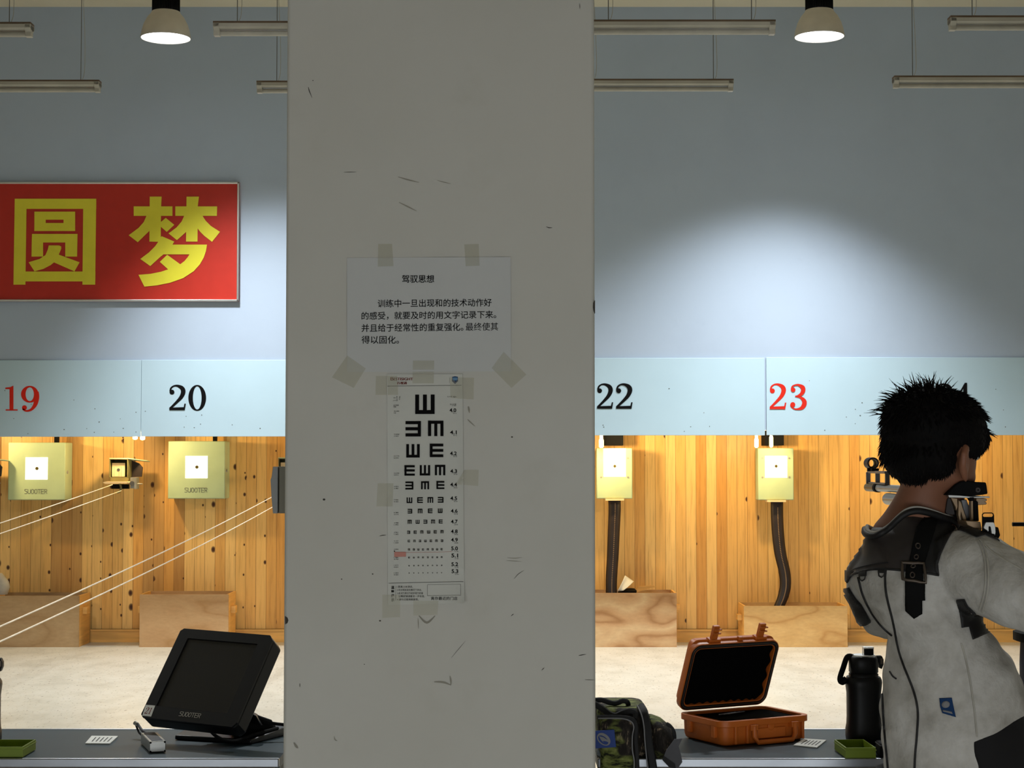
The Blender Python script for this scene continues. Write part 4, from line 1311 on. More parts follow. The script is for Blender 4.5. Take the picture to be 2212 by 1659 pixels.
def tray(x0, x1, y0, y1, label, rz=0.0):
    t = thing('plastic_tray', label, 'tray', ((x0 + x1) / 2, (y0 + y1) / 2, TZ + 0.0015), rz)
    w, dd, h, k = (x1 - x0) / 2, (y1 - y0) / 2, 0.0205, 0.0022
    g = B()
    g.lohi((-w, -dd, 0), (w, -dd + k, h)); g.lohi((-w, dd - k, 0), (w, dd, h)); g.lohi((-w, -dd + k, 0), (-w + k, dd - k, h)); g.lohi((w - k, -dd + k, 0), (w, dd - k, h)); g.lohi((-w + k, -dd + k, 0), (w - k, dd - k, k))
    g.build('tray_body', 'green', t, local=True, smooth=0)
    g = B(); r = 0.0012; z0, z1 = 0.0145, 0.0160
    for lo, hi in (((-w - r, -dd - r, z0), (w + r, -dd, z1)), ((-w - r, dd, z0), (w + r, dd + r, z1)), ((-w - r, -dd, z0), (-w, dd, z1)), ((w, -dd, z0), (w + r, dd, z1))): g.lohi(lo, hi)
    g.build('rim_band', 'green', t, local=True, smooth=0)
    return t


tray(0.669, 0.730, 3.566, 3.672, 'small lime green open tray in front of the black bottle', 0.03)
tray(-1.105, -0.986, 3.576, 3.672, 'lime green tray at the far end of the monitor counter')

# ------------------------------------------------------------------ black sports bottle
def bottle(x, y, label):
    t = thing('sports_bottle', label, 'bottle', (x, y, TZ + 0.0005))
    r = 0.0382
    B().loft([(V((0, 0, z)), V((r * k, 0, 0)), V((0, r * k, 0))) for z, k in ((0, 0.86), (0.006, 0.97), (0.015, 1.0), (0.030, 1.0), (0.040, 0.95), (0.055, 0.93), (0.105, 0.93), (0.118, 0.97), (0.128, 1.0), (0.134, 0.98), (0.140, 0.90))], 32, 2.6).build('flask', 'black_plastic', t, local=True, smooth=50)
    B().loft([(V((0, 0, z)), V((r * k, 0, 0)), V((0, r * k, 0))) for z, k in ((0.139, 0.80), (0.146, 0.80), (0.148, 0.74), (0.150, 0.80), (0.176, 0.80), (0.182, 0.74), (0.184, 0.68))], 32, 2.4).build('cap', 'black_plastic', t, local=True, smooth=50)
    B().loft([(V((0, 0, 0.1835)), V((0.026, 0, 0)), V((0, 0.026, 0))), (V((0, 0, 0.186)), V((0.025, 0, 0)), V((0, 0.025, 0)))], 24).build('cap_rim', 'chrome', t, local=True)
    B().lohi((0.002, -0.008, 0.184), (0.020, 0.008, 0.200)).build('spout', 'matte_black', t, local=True, bevel=0.002)
    g = B(); g.lohi((-0.001, -0.009, 0.199), (0.021, 0.009, 0.2025)); g.lohi((0.0205, -0.002, 0.185), (0.022, 0.002, 0.200)); g.lohi((-0.002, -0.002, 0.185), (-0.0005, 0.002, 0.200)); g.build('spout_clip', 'chrome', t, local=True, bevel=0.0006)
    B().tube(spline([(-0.022, 0, 0.181), (-0.034, 0, 0.181), (-0.043, 0, 0.158), (-0.050, 0, 0.136), (-0.046, 0, 0.128), (-0.036, 0, 0.135)], 6), 0.0046, 8, 1.6).build('carry_loop', 'matte_black', t, local=True)
    g = B(); g.prism([V((a, -0.007, b)) for a, b in ((0.028, 0.184), (0.038, 0.184), (0.042, 0.176), (0.042, 0.166), (0.038, 0.156), (0.033, 0.158), (0.031, 0.170))], (0, 0.014, 0)); g.build('latch', 'black_plastic', t, local=True, bevel=0.001)
    g = B(); g.lohi((0.0345, -0.0076, 0.166), (0.0405, 0.0076, 0.179)); g.build('latch_button', 'bronze', t, local=True, bevel=0.001)
    return t


b1 = bottle(0.7475, 3.765, 'tall black sports bottle with carry loop standing beside the boy')
q = P(0, 1500, 3.72)
dup(b1, (q.x - 0.0362, 3.72, TZ + 0.0005), label='dark bottle cut by the edge, standing behind the lime green tray by the monitor')
g = B(); g.lohi((0.742, 3.575, TZ + 0.0005), (0.790, 3.622, TZ + 0.029)); g.m = 0
pouch = g.build('black_pouch', 'matte_black', bevel=0.004); tagp(pouch, 'small black square pouch between the green tray and the jacket of the boy', 'pouch')
B().lohi((0.7415, 3.5745, TZ + 0.0235), (0.7905, 3.6225, TZ + 0.0255)).build('seam_band', 'bag_grey', pouch, smooth=0)

# ------------------------------------------------------------------ open orange case
A_ = T(1562, 1615); ANG = math.atan2(3.8082 - 3.7036, 0.6343 - 0.4408)
case = thing('hard_case', 'open orange hard case with black foam on the counter', 'case', (A_.x, A_.y, TZ + 0.0006), ANG)
CWD, CDP, CH = 0.222, 0.158, 0.053


def rrect(x0, x1, y0, y1, r, n=6):
    out = []
    for cx, cy, a0 in ((x1 - r, y1 - r, 0), (x0 + r, y1 - r, 90), (x0 + r, y0 + r, 180), (x1 - r, y0 + r, 270)):
        for i in range(n + 1):
            a = math.radians(a0 + 90 * i / n)
            out.append((cx + r * math.cos(a), cy + r * math.sin(a)))
    return out


def ring_prism(g, outer, inner, place, z0, z1):
    n = len(outer)
    vs = [place(x, y, z0) for x, y in outer] + [place(x, y, z1) for x, y in outer] + [place(x, y, z0) for x, y in inner] + [place(x, y, z1) for x, y in inner]
    fs = []
    for i in range(n):
        j = (i + 1) % n
        fs += [(i, j, n + j, n + i), (2 * n + j, 2 * n + i, 3 * n + i, 3 * n + j), (n + i, n + j, 3 * n + j, 3 * n + i), (j, i, 2 * n + i, 2 * n + j)]
    g.add(vs, fs)


def shell(g, place, z):
    """tapering rounded tub: outline grows from the bottom to the rim"""
    rings = []
    for zz, e in z:
        rings.append([place(x, y, zz) for x, y in rrect(-e, CWD + e, -e, CDP + e, 0.018 + e)])
    n = len(rings[0]); vs = [p for r in rings for p in r]; fs = []
    for i in range(len(rings) - 1):
        for k in range(n):
            fs.append((i * n + k, i * n + (k + 1) % n, (i + 1) * n + (k + 1) % n, (i + 1) * n + k))
    fs += [tuple(range(n - 1, -1, -1)), tuple(range((len(rings) - 1) * n, len(rings) * n))]
    g.add(vs, fs)


pl0 = lambda x, y, z: V((x, y, z))
g = B(); shell(g, pl0, [(0, -0.010), (0.003, -0.004), (0.012, -0.001), (0.040, 0.0)])
ring_prism(g, rrect(-0.006, CWD + 0.006, -0.006, CDP + 0.006, 0.024), rrect(0.006, CWD - 0.006, 0.006, CDP - 0.006, 0.014), pl0, 0.040, CH)
for x in (0.030, 0.060, 0.185, 0.205): g.lohi((x - 0.003, -0.006, 0.004), (x + 0.003, 0.003, 0.042))
for y in (0.03, 0.12): g.lohi((-0.006, y - 0.006, 0.016), (0.003, y + 0.006, 0.044))
g.build('lower_shell', 'orange', case, local=True, bevel=0.0012)
g = B(); g.prism([V((x, y, 0.036)) for x, y in rrect(0.006, CWD - 0.006, 0.006, CDP - 0.006, 0.014)], (0, 0, 0.011))
fo = g.build('lower_foam', 'case_foam', case, local=True, smooth=0)
g = B()
for k in range(3): g.box((0.10 + 0.012 * k, 0.125, 0.0482), (0.055, 0.0025, 0.0015), Matrix.Rotation(0.25, 3, 'Z'))
g.build('steel_rods', 'chrome', fo, local=True, smooth=0)
# carrying handle, badge, catches
g = B(); pts = [(0.072, -0.010, 0.040), (0.072, -0.013, 0.018), (0.080, -0.014, 0.006), (0.170, -0.014, 0.006), (0.178, -0.013, 0.018), (0.178, -0.010, 0.040)]
g.tube([V(p) for p in pts], 0.0055, 8, 1.0)
for x in (0.072, 0.178): g.lohi((x - 0.009, -0.014, 0.031), (x + 0.009, 0.0, 0.043))
g.build('handle', 'orange', case, local=True, bevel=0.001)
B().cyl((0.122, -0.004, 0.036), (0.122, 0.001, 0.036), 0.0085, n=24).build('round_badge', 'orange', case, local=True, bevel=0.001)
B().lohi((0.086, -0.003, 0.012), (0.160, 0.001, 0.033)).build('recess_panel', 'orange', case, local=True, bevel=0.001)
LA = math.radians(22)
hp = V((0, CDP + 0.002, CH + 0.004))
lw = V((0, -math.sin(LA), math.cos(LA))); ln = V((0, -math.cos(LA), -math.sin(LA)))     # up along the lid, out of its inner face
lp = lambda x, y, z: hp + V((x, 0, 0)) + lw * (y + 0.004) + ln * z
g = B(); shell(g, lp, [(-0.036, -0.012), (-0.030, -0.004), (-0.014, 0.0)])
ring_prism(g, rrect(-0.006, CWD + 0.006, -0.006, CDP - 0.004, 0.024), rrect(0.006, CWD - 0.006, 0.006, CDP - 0.016, 0.014), lp, -0.014, 0.0)
g.build('lid', 'orange', case, local=True, bevel=0.0012)
wav = []
for x, y in rrect(0.0075, CWD - 0.0075, 0.0075, CDP - 0.0175, 0.012, 5): wav.append((x, y))
dense = []
for i, p in enumerate(wav):
    r = wav[(i + 1) % len(wav)]
    L = math.hypot(r[0] - p[0], r[1] - p[1]); k = max(1, int(L / 0.003))
    for j in range(k): dense.append((p[0] + (r[0] - p[0]) * j / k, p[1] + (r[1] - p[1]) * j / k))
out = []
for x, y in dense:
    if y < 0.03: y += 0.0022 * (1 + math.sin(x * 300)) * (0.3 + 0.7 * min(1, x / 0.06))
    if x > CWD - 0.03: x -= 0.0036 * (1 + math.sin(y * 170)) * 1.0
    out.append((x, y))
g = B(); g.prism([lp(x, y, -0.006) for x, y in out], ln * 0.004)
g.build('lid_foam', 'case_foam', case, local=True, smooth=0)
g = B(); o2 = rrect(0.0, CWD, 0.0, CDP - 0.010, 0.018, 6); g.tube([lp(x, y, 0.0004) for x, y in o2 + o2[:1]], 0.0011, 6); g.build('gasket', 'bronze', case, local=True)
g = B(); ring_prism(g, rrect(-0.004, CWD + 0.004, -0.004, CDP - 0.006, 0.022), rrect(0.004, CWD - 0.004, 0.004, CDP - 0.014, 0.015), lp, -0.002, 0.0003)
g.build('rim_face', 'jacket_black', case, local=True, smooth=0)
for x in (0.055, 0.178):
    g = B(); top = CDP - 0.004
    g.hexa([lp(xx, yy, z) for z in (-0.018, -0.010) for yy in (top, top + 0.036) for xx in (x - 0.008, x + 0.008)])
    for k in (0.019, 0.028): g.hexa([lp(xx, yy, z) for z in (-0.010, -0.0045) for yy in (top + k, top + k + 0.003) for xx in (x - 0.008, x + 0.011)])
    g.hexa([lp(xx, yy, z) for z in (-0.022, -0.006) for yy in (top, top + 0.006) for xx in (x - 0.014, x + 0.016)])
    g.build('latch', 'orange', case, local=True, bevel=0.0012)
g = B(); g.hexa([lp(xx, yy, z) for z in (-0.016, -0.006) for yy in (CDP - 0.004, CDP + 0.004) for xx in (0.118, 0.130)]); g.build('lock_loop', 'orange', case, local=True, bevel=0.0015)

# ------------------------------------------------------------------ camouflage bag
bag = thing('camouflage_bag', 'green camouflage bag with a blue label beside the pillar', 'bag', (0.225, 3.66, TZ))
bx0 = 0.176
def brings(x0, x1, y0, y1, zs):
    return [(V(((x0 + x1) / 2 + dx, (y0 + y1) / 2, z)), V(((x1 - x0) / 2 * k, 0, 0)), V((0, (y1 - y0) / 2 * k, 0))) for z, k, dx in zs]
h1 = P(1350, 1522, 3.64).z - TZ
B().loft(brings(bx0, 0.290, 3.575, 3.78, [(TZ + 0.0006, 0.94, 0), (TZ + 0.012, 1.0, 0), (TZ + h1 * 0.6, 1.0, -0.004), (TZ + h1 * 0.88, 0.95, -0.008), (TZ + h1 * 0.98, 0.86, -0.010), (TZ + h1, 0.6, -0.010)]), 36, 4.0).build('main_body', 'camo', bag, smooth=50)
zf1 = P(1320, 1551, 3.53).z
B().loft(brings(bx0, 0.247, 3.505, 3.558, [(TZ - 0.05, 0.9, 0), (TZ - 0.03, 1.0, 0), (zf1 - 0.035, 1.0, 0), (zf1 - 0.010, 0.94, -0.001), (zf1, 0.7, -0.002)]), 32, 4.0).build('front_pocket', 'camo', bag, smooth=50)
B().loft([(P(1424, 1640, 3.62), V((0.020, 0, 0)), V((0, 0.05, 0))), (P(1428, 1605, 3.62), V((0.030, 0, 0)), V((0, 0.06, 0))), (P(1425, 1570, 3.62), V((0.024, 0, 0)), V((0, 0.055, 0))), (P(1412, 1552, 3.63), V((0.016, 0, 0)), V((0, 0.045, 0))), (P(1405, 1545, 3.63), V((0.007, 0, 0)), V((0, 0.02, 0)))], 24).build('side_pocket', 'camo', bag, smooth=60)
fz = lambda x, y, d=3.50: P(x, y, d)
def bagline(pts, r, name, m, flat=1.0, dd=3.5): B().tube(spline([P(x, y, d) for x, y, d in pts], 5), r, 8, flat, (0, 1, 0)).build(name, m, bag)
bagline([(1383, 1524, 3.60), (1391, 1540, 3.575), (1397, 1565, 3.562), (1401, 1600, 3.553), (1406, 1630, 3.548), (1411, 1662, 3.545), (1414, 1680, 3.545)], 0.0085, 'edge_binding', 'bag_black', 0.5)
bagline([(1376, 1523, 3.585), (1386, 1545, 3.562), (1391, 1570, 3.553), (1393, 1600, 3.544), (1396, 1630, 3.539), (1401, 1680, 3.536)], 0.0013, 'zip_piping', 'zip_grey')
bagline([(1292, 1552, 3.502), (1340, 1552, 3.502), (1362, 1558, 3.505), (1369, 1570, 3.507), (1366, 1590, 3.503), (1366, 1620, 3.50), (1370, 1645, 3.50), (1368, 1680, 3.50)], 0.0013, 'pocket_zip', 'zip_grey')
bagline([(1290, 1549, 3.504), (1340, 1549, 3.504), (1366, 1554, 3.507), (1374, 1570, 3.509), (1373, 1595, 3.507), (1375, 1620, 3.505), (1378, 1680, 3.505)], 0.0042, 'pocket_binding', 'bag_black', 0.5)
bagline([(1282, 1513, 3.62), (1300, 1512, 3.62), (1318, 1518, 3.62), (1332, 1519, 3.62), (1345, 1514, 3.62), (1354, 1516, 3.62), (1357, 1524, 3.63), (1352, 1532, 3.64)], 0.0052, 'carry_handle', 'bag_black', 0.6)
bagline([(1282, 1519, 3.565), (1300, 1530, 3.56), (1316, 1542, 3.555), (1330, 1546, 3.555), (1345, 1540, 3.56), (1360, 1536, 3.565), (1372, 1541, 3.565), (1370, 1552, 3.56)], 0.0062, 'shoulder_strap', 'bag_black', 0.55)
bagline([(1438, 1566, 3.60), (1445, 1570, 3.60), (1453, 1582, 3.60), (1454, 1600, 3.60), (1450, 1618, 3.59), (1440, 1640, 3.56)], 0.0065, 'side_band', 'bag_black', 0.6)
g = B(); g.prism([P(x, y, 3.535) for x, y in ((1457, 1597), (1474, 1595.5), (1466, 1612), (1471, 1630), (1474, 1646), (1463, 1662), (1446, 1656), (1431, 1640), (1440, 1620))], (0, 0.003, 0))
g.build('hanging_flap', 'bag_grey', bag, smooth=0)
g = B(); g.prism([P(x, y, 3.533) for x, y in ((1434, 1633), (1458, 1650), (1460, 1660), (1446, 1658), (1431, 1642))], (0, 0.002, 0)); g.build('flap_binding', 'bag_black', bag, smooth=0)
g = B(); g.prism([P(x, y, 3.4985) for x, y in ((1286, 1579), (1327, 1576), (1331, 1614), (1286, 1617))], (0, 0.003, 0))
lb = g.build('brand_label', 'label_blue', bag, bevel=0.0006)
g = B(); pq = flat(3.4975); rot = math.radians(40)
def el(cx, cy, a, b, n=30): return [(cx + a * math.cos(t) * math.cos(rot) - b * math.sin(t) * math.sin(rot), cy + a * math.cos(t) * math.sin(rot) + b * math.sin(t) * math.cos(rot)) for t in [2 * PI * i / n for i in range(n)]]
o, i2 = el(1304, 1597, 16.5, 11.5), el(1303, 1598.5, 13, 7.2)
g.add([pq(*p) for p in o + i2], [(k, (k + 1) % 30, 30 + (k + 1) % 30, 30 + k) for k in range(30)])
poly(g, [(1294, 1590), (1303, 1592), (1312, 1598), (1317, 1604), (1309, 1601), (1302, 1600), (1304, 1604), (1298, 1598)], pq)
g.build('emblem', 'zip_grey', lb, smooth=0, fix=False)

# ------------------------------------------------------------------ what shows past the boy at the edge
st = thing('rifle_rest', 'slim black metal rest whose arm reaches in beyond the rifle', 'stand', (1.34, 4.25, 0))
q1, q2 = P(2187, 1132.5, 4.25), P(2300, 1132.5, 4.25)
B().tube([q1, q2], 0.0050, 12).build('rest_arm', 'matte_black', st)
B().cyl((1.34, 4.25, 0.02), (1.34, 4.25, q1.z + 0.01), 0.012, n=16).build('pole', 'matte_black', st)
B().cyl((1.34, 4.25, 0), (1.34, 4.25, 0.02), 0.14, n=32).build('base', 'matte_black', st, bevel=0.004)
nb = thing('navy_bag', 'navy cloth bag with a black flap on the counter behind the elbow of the boy', 'bag', (1.24, 3.74, TZ))
xz = P(2210, 1400, 3.70).x + 0.022
tz = P(2205, 1374, 3.70).z
B().loft(brings(xz - 0.012, xz + 0.20, 3.68, 3.80, [(TZ + 0.0006, 0.96, 0), (TZ + 0.05, 1.0, 0.0), (tz - 0.06, 1.0, 0.0), (tz - 0.02, 0.98, 0), (tz, 0.8, 0)]), 32, 4).build('bag_body', 'navy', nb, smooth=50)
B().loft(brings(xz - 0.024, xz + 0.21, 3.67, 3.81, [(tz - 0.014, 1.0, 0), (tz + 0.004, 1.0, 0), (tz + 0.008, 0.9, 0)]), 32, 4).build('flap', 'matte_black', nb, smooth=50)

# ------------------------------------------------------------------ the boy aiming a rifle
def mesh_of(b):
    me = bpy.data.meshes.new('tmp'); me.from_pydata(list(b.v), [], b.f)
    bm = bmesh.new(); bm.from_mesh(me); bmesh.ops.recalc_face_normals(bm, faces=bm.faces); bm.to_mesh(me); bm.free()
    return me


def fuse(b, voxel, smooth=4, cut=None, displace=None):
    """all the closed shapes in b melted into one continuous skin"""
    me = mesh_of(b)
    o = bpy.data.objects.new('tmp', me); COL.objects.link(o)
    md = o.modifiers.new('r', 'REMESH'); md.mode = 'VOXEL'; md.voxel_size = voxel
    if smooth:
        md = o.modifiers.new('s', 'SMOOTH'); md.factor = 0.5; md.iterations = smooth
    co = None
    if cut is not None:
        co = bpy.data.objects.new('cut', mesh_of(cut)); COL.objects.link(co)
        md = o.modifiers.new('b', 'BOOLEAN'); md.operation = 'DIFFERENCE'; md.object = co; md.solver = 'EXACT'
    bpy.context.view_layer.update()
    out = bpy.data.meshes.new_from_object(o.evaluated_get(bpy.context.evaluated_depsgraph_get()))
    bpy.data.objects.remove(o)
    if co: bpy.data.objects.remove(co)
    if displace:
        for v in out.vertices: v.co = v.co + v.normal * displace(v.co)
    return out


def place_mesh(name, me, mats, parent, smooth=60):
    inv = WM[parent].inverted()
    me.transform(inv)
    me.materials.clear()
    for m in mats: me.materials.append(M[m])
    return link_mesh(name, me, parent, WM[parent], smooth)


CAMP = V((0, 0, CAMZ))


class Skin:
    def __init__(s, me):
        s.t = BVHTree.FromPolygons([v.co.copy() for v in me.vertices], [tuple(p.vertices) for p in me.polygons])

    def hit(s, x, y):
        r = s.t.ray_cast(CAMP, ray(x, y))
        return (r[0], r[1]) if r[0] is not None else (None, None)


def patch(name, pts, skin, m, parent, off=0.002, thick=0.0015, step=6.0, longest=0.05, **kw):
    """a piece of cloth lying on the garment, cut to the outline pts"""
    b = []
    for i, p in enumerate(pts):
        q = pts[(i + 1) % len(pts)]; L = math.hypot(q[0] - p[0], q[1] - p[1]); k = max(1, int(L / (step * 0.6)))
        for j in range(k): b.append((p[0] + (q[0] - p[0]) * j / k, p[1] + (q[1] - p[1]) * j / k))
    n = len(b)

    def inside(x, y):
        c = False; j = n - 1
        for i in range(n):
            if (b[i][1] > y) != (b[j][1] > y) and x < (b[j][0] - b[i][0]) * (y - b[i][1]) / (b[j][1] - b[i][1]) + b[i][0]: c = not c
            j = i
        return c
    xs = [p[0] for p in b]; ys = [p[1] for p in b]
    inn = []
    y = min(ys) + step / 2
    while y < max(ys):
        x = min(xs) + step / 2
        while x < max(xs):
            if inside(x, y) and min((x - p[0]) ** 2 + (y - p[1]) ** 2 for p in b) > (step * 0.45) ** 2: inn.append((x, y))
            x += step
        y += step
    r = delaunay_2d_cdt([V(p) for p in b + inn], [], [list(range(n))], 1, 1e-4)
    co, fs = r[0], r[2]
    h = [skin.hit(p.x, p.y) for p in co]
    idx = {}; vs = []
    for i, (l, nn) in enumerate(h):
        if l is not None:
            idx[i] = len(vs); vs.append(l + nn * off)
    fo = []
    for f in fs:
        if all(i in idx for i in f):
            q = [vs[idx[i]] for i in f]
            if max((q[i] - q[i - 1]).length for i in range(len(q))) < longest: fo.append(tuple(idx[i] for i in f))
    up = list(range(len(vs)))
    def root(i):
        while up[i] != i:
            up[i] = up[up[i]]; i = up[i]
        return i
    for f in fo:
        for i in f[1:]: up[root(i)] = root(f[0])
    cnt = {}
    for f in fo: cnt[root(f[0])] = cnt.get(root(f[0]), 0) + 1
    big = max(cnt, key=cnt.get)                      # one piece of cloth, without stray bits
    fo = [f for f in fo if root(f[0]) == big]
    used = sorted({i for f in fo for i in f}); ren = {i: k for k, i in enumerate(used)}
    g = B(); g.add([vs[i] for i in used], [tuple(ren[i] for i in f) for f in fo])
    return g.build(name, m, parent, smooth=60, fix=False, solid=thick, **kw)


def seam(name, pts, skin, r, m, parent, k=6, flat=0.6, off=0.0):
    q = []
    for p in spline(pts, k):
        l, nn = skin.hit(p.x, p.y)
        if l is not None: q.append(l + nn * off)
    return B().tube(q, r, 6).build(name, m, parent, smooth=60)


BD = 3.36                                    # how far the boy stands from the camera
VR = V((0.9725, -0.233, 0)); VF = V((0.233, 0.9725, 0))
S_ = BD / F / 1.028


def ring(y, x0, x1, dep, d=BD, tilt=0.0):
    return (P((x0 + x1) / 2, y, d), (VR + V((0, 0, tilt))) * ((x1 - x0) / 2 * d / F / 1.028), VF * dep)


boy = thing('person', 'black haired boy in a grey and black shooting jacket, seen from behind', 'person', (P(2030, 1600, BD).x, BD, 0))
# ---- head frame
hf = V((0.79, 0.60, -0.10)).normalized(); hr = V((0.605, -0.796, 0.03)).normalized(); hr = (hr - hf * hr.dot(hf)).normalized(); hu = hr.cross(hf)
HC = P(2018, 936, 3.33)
HR = Matrix((hr, hf, hu)).transposed()
H = lambda a, b, c: HC + hr * a + hf * b + hu * c
sk = B()
sk.ball(HC, (0.076, 0.094, 0.083), 32, 20, HR)
sk.ball(H(0, 0.030, -0.050), (0.060, 0.062, 0.072), 28, 18, HR)
sk.ball(H(0, 0.048, -0.098), (0.040, 0.040, 0.030), 24, 14, HR)
sk.ball(H(0, 0.058, -0.078), (0.050, 0.030, 0.030), 24, 14, HR)
sk.tube([H(0, 0.088, -0.030), H(0, 0.096, -0.048), H(0, 0.106, -0.064), H(0, 0.098, -0.072)], [0.007, 0.009, 0.0115, 0.009], 10)
sk.ball(H(0.010, 0.096, -0.068), 0.0065); sk.ball(H(-0.010, 0.096, -0.068), 0.0065)
sk.tube([H(-0.02, 0.086, -0.090), H(0, 0.093, -0.089), H(0.02, 0.086, -0.090)], [0.003, 0.0055, 0.003], 8)
sk.tube([H(-0.018, 0.085, -0.097), H(0, 0.091, -0.098), H(0.018, 0.085, -0.097)], [0.003, 0.006, 0.003], 8)
for e in (-1, 1):
    sk.tube([H(e * 0.050, 0.068, -0.018), H(e * 0.03, 0.086, -0.014), H(e * 0.012, 0.090, -0.018)], [0.006, 0.008, 0.006], 8)
    er = Matrix.Rotation(e * 0.35, 3, hu)
    sk.tube([H(e * 0.071, 0.006, -0.036), H(e * 0.081, -0.008, -0.030), H(e * 0.086, -0.018, -0.044), H(e * 0.082, -0.016, -0.064), H(e * 0.075, -0.002, -0.084), H(e * 0.070, 0.008, -0.090)], [0.007, 0.0075, 0.0075, 0.007, 0.0075, 0.006], 10)
    sk.ball(H(e * 0.074, -0.004, -0.058), (0.008, 0.016, 0.028), 16, 10, HR)
# ---- neck and shoulders under the jacket
sk.loft([(H(0, -0.008, -0.050), hr * 0.050, hf * 0.055), ring(1058, 1940, 2060, 0.054, 3.355), ring(1085, 1925, 2054, 0.052, 3.36), ring(1110, 1908, 2056, 0.056, 3.365), ring(1132, 1889, 2062, 0.064, 3.37), ring(1160, 1874, 2078, 0.075, 3.37), ring(1200, 1872, 2096, 0.09, 3.37),
         ring(1260, 1880, 2090, 0.10), ring(1340, 1930, 2090, 0.10), ring(1420, 1945, 2130, 0.10), ring(1500, 1945, 2160, 0.105), ring(1580, 1945, 2200, 0.11), ring(1660, 1945, 2205, 0.11)], 36)


def limb(b, pts, n=18): b.tube(spline([p for p, r in pts], 5), [rr for i in range(len(pts) - 1) for rr in [pts[i][1] + (pts[i + 1][1] - pts[i][1]) * j / 5 for j in range(5)]] + [pts[-1][1]], n)


RS, RE, RW = P(2090, 1218, 3.27), P(2266, 1306, 3.17), P(2112, 1190, 3.47)
LS, LE, LW = P(1902, 1222, 3.42), P(1926, 1332, 3.60), P(1990, 1158, 3.79)
limb(sk, [(RS, 0.052), (RS.lerp(RE, 0.5), 0.048), (RE, 0.038), (RE.lerp(RW, 0.4), 0.034), (RW, 0.025)])
limb(sk, [(LS, 0.048), (LS.lerp(LE, 0.5), 0.044), (LE, 0.038), (LE.lerp(LW, 0.4), 0.036), (LW, 0.025)])


def hand(b, wrist, along, palm, curl, thumb_side):
    """palm, four fingers of unequal length that curl, and a thumb from the side"""
    a = along.normalized(); p = (palm - a * palm.dot(a)).normalized(); s = a.cross(p) * thumb_side
    R3 = Matrix((s, a, p)).transposed()
    b.ball(wrist + a * 0.045, (0.040, 0.052, 0.017), 20, 12, R3)
    b.tube([wrist - a * 0.01, wrist + a * 0.02], [0.026, 0.028], 12)
    for i, L in enumerate((0.070, 0.078, 0.073, 0.058)):
        k = wrist + a * 0.088 + s * (0.028 - 0.0185 * i) - a * (0.006 * abs(i - 1))
        q = [k - a * 0.02, k]; ang = 0.0
        for seg, cu in zip((0.45, 0.31, 0.24), curl):
            ang += cu
            q.append(q[-1] + (a * math.cos(ang) + p * math.sin(ang)) * (L * seg))
        b.tube(q, [0.0095, 0.0092, 0.0086, 0.008, 0.0072], 10)
        b.ball(q[-1], 0.0072, 10, 8)
    t0 = wrist + a * 0.025 + s * 0.030
    q = [t0, t0 + s * 0.018 + a * 0.022 + p * 0.010, t0 + s * 0.022 + a * 0.046 + p * 0.022, t0 + s * 0.014 + a * 0.062 + p * 0.034]
    b.tube(q, [0.014, 0.0115, 0.010, 0.0085], 10); b.ball(q[-1], 0.0085, 10, 8)


hand(sk, RW, V((-0.25, 0.75, 0.35)), V((-0.9, -0.1, -0.1)), (0.5, 0.8, 0.6), 1)
hand(sk, LW, V((0.15, 0.35, 0.85)), V((0.1, 0.9, -0.4)), (0.25, 0.35, 0.3), 1)
# ---- legs
HL, HRt = P(1990, 1680, BD), P(2160, 1680, BD); HL.z = HRt.z = 0.80
FLt, FRt = V((HL.x - 0.03, 3.44, 0.05)), V((HRt.x + 0.06, 3.22, 0.05))
for h, f_ in ((HL, FLt), (HRt, FRt)):
    kn = h.lerp(f_, 0.5) + hf * 0.02
    limb(sk, [(h, 0.080), (h.lerp(kn, 0.5), 0.070), (kn, 0.054), (kn.lerp(f_, 0.4), 0.052), (f_ + V((0, 0, 0.03)), 0.038)])
    sk.tube([f_ - V((hf.x, hf.y, 0)) * 0.04, f_ + V((hf.x, hf.y, 0)) * 0.05 - V((0, 0, 0.008)), f_ + V((hf.x, hf.y, 0)) * 0.15 - V((0, 0, 0.025))], [0.034, 0.034, 0.020], 12)
body_me = fuse(sk, 0.0045, 5)
body = place_mesh('body', body_me, ['skin'], boy)
for e in (-1, 1):
    g = B(); g.ball(H(e * 0.032, 0.0795, -0.034), 0.0115, 16, 10); g.build('eye', 'paper', boy)
    g = B(); g.ball(H(e * 0.032, 0.0865, -0.034), 0.0055, 12, 8); g.build('pupil', 'matte_black', boy)

# ---- hair
hb_ = B()
hb_.ball(H(0, 0.000, 0.008), (0.0905, 0.107, 0.078), 36, 22, HR)
hb_.ball(H(-0.030, 0.000, 0.036), (0.056, 0.085, 0.045), 28, 18, HR)
hb_.ball(H(-0.006, -0.050, -0.042), (0.066, 0.046, 0.058), 28, 18, HR)
hb_.ball(H(-0.045, -0.030, -0.032), (0.038, 0.05, 0.058), 24, 16, HR)
hb_.ball(H(0.058, 0.044, -0.012), (0.018, 0.026, 0.034), 20, 14, HR)
hb_.ball(H(0.044, -0.040, -0.040), (0.030, 0.034, 0.050), 20, 14, HR)
hb_.ball(H(0.052, -0.026, -0.052), (0.018, 0.018, 0.034), 20, 14, HR)
hb_.ball(H(0.0, 0.088, -0.004), (0.062, 0.022, 0.036), 20, 14, HR)
hair_me = fuse(hb_, 0.0045, 6)
rh = random.Random(3)
tuft = B()
hv = [(v.co.copy(), v.normal.copy()) for v in hair_me.vertices]
top_dir = (VR * -0.35 + V((0, 0, 1))).normalized()
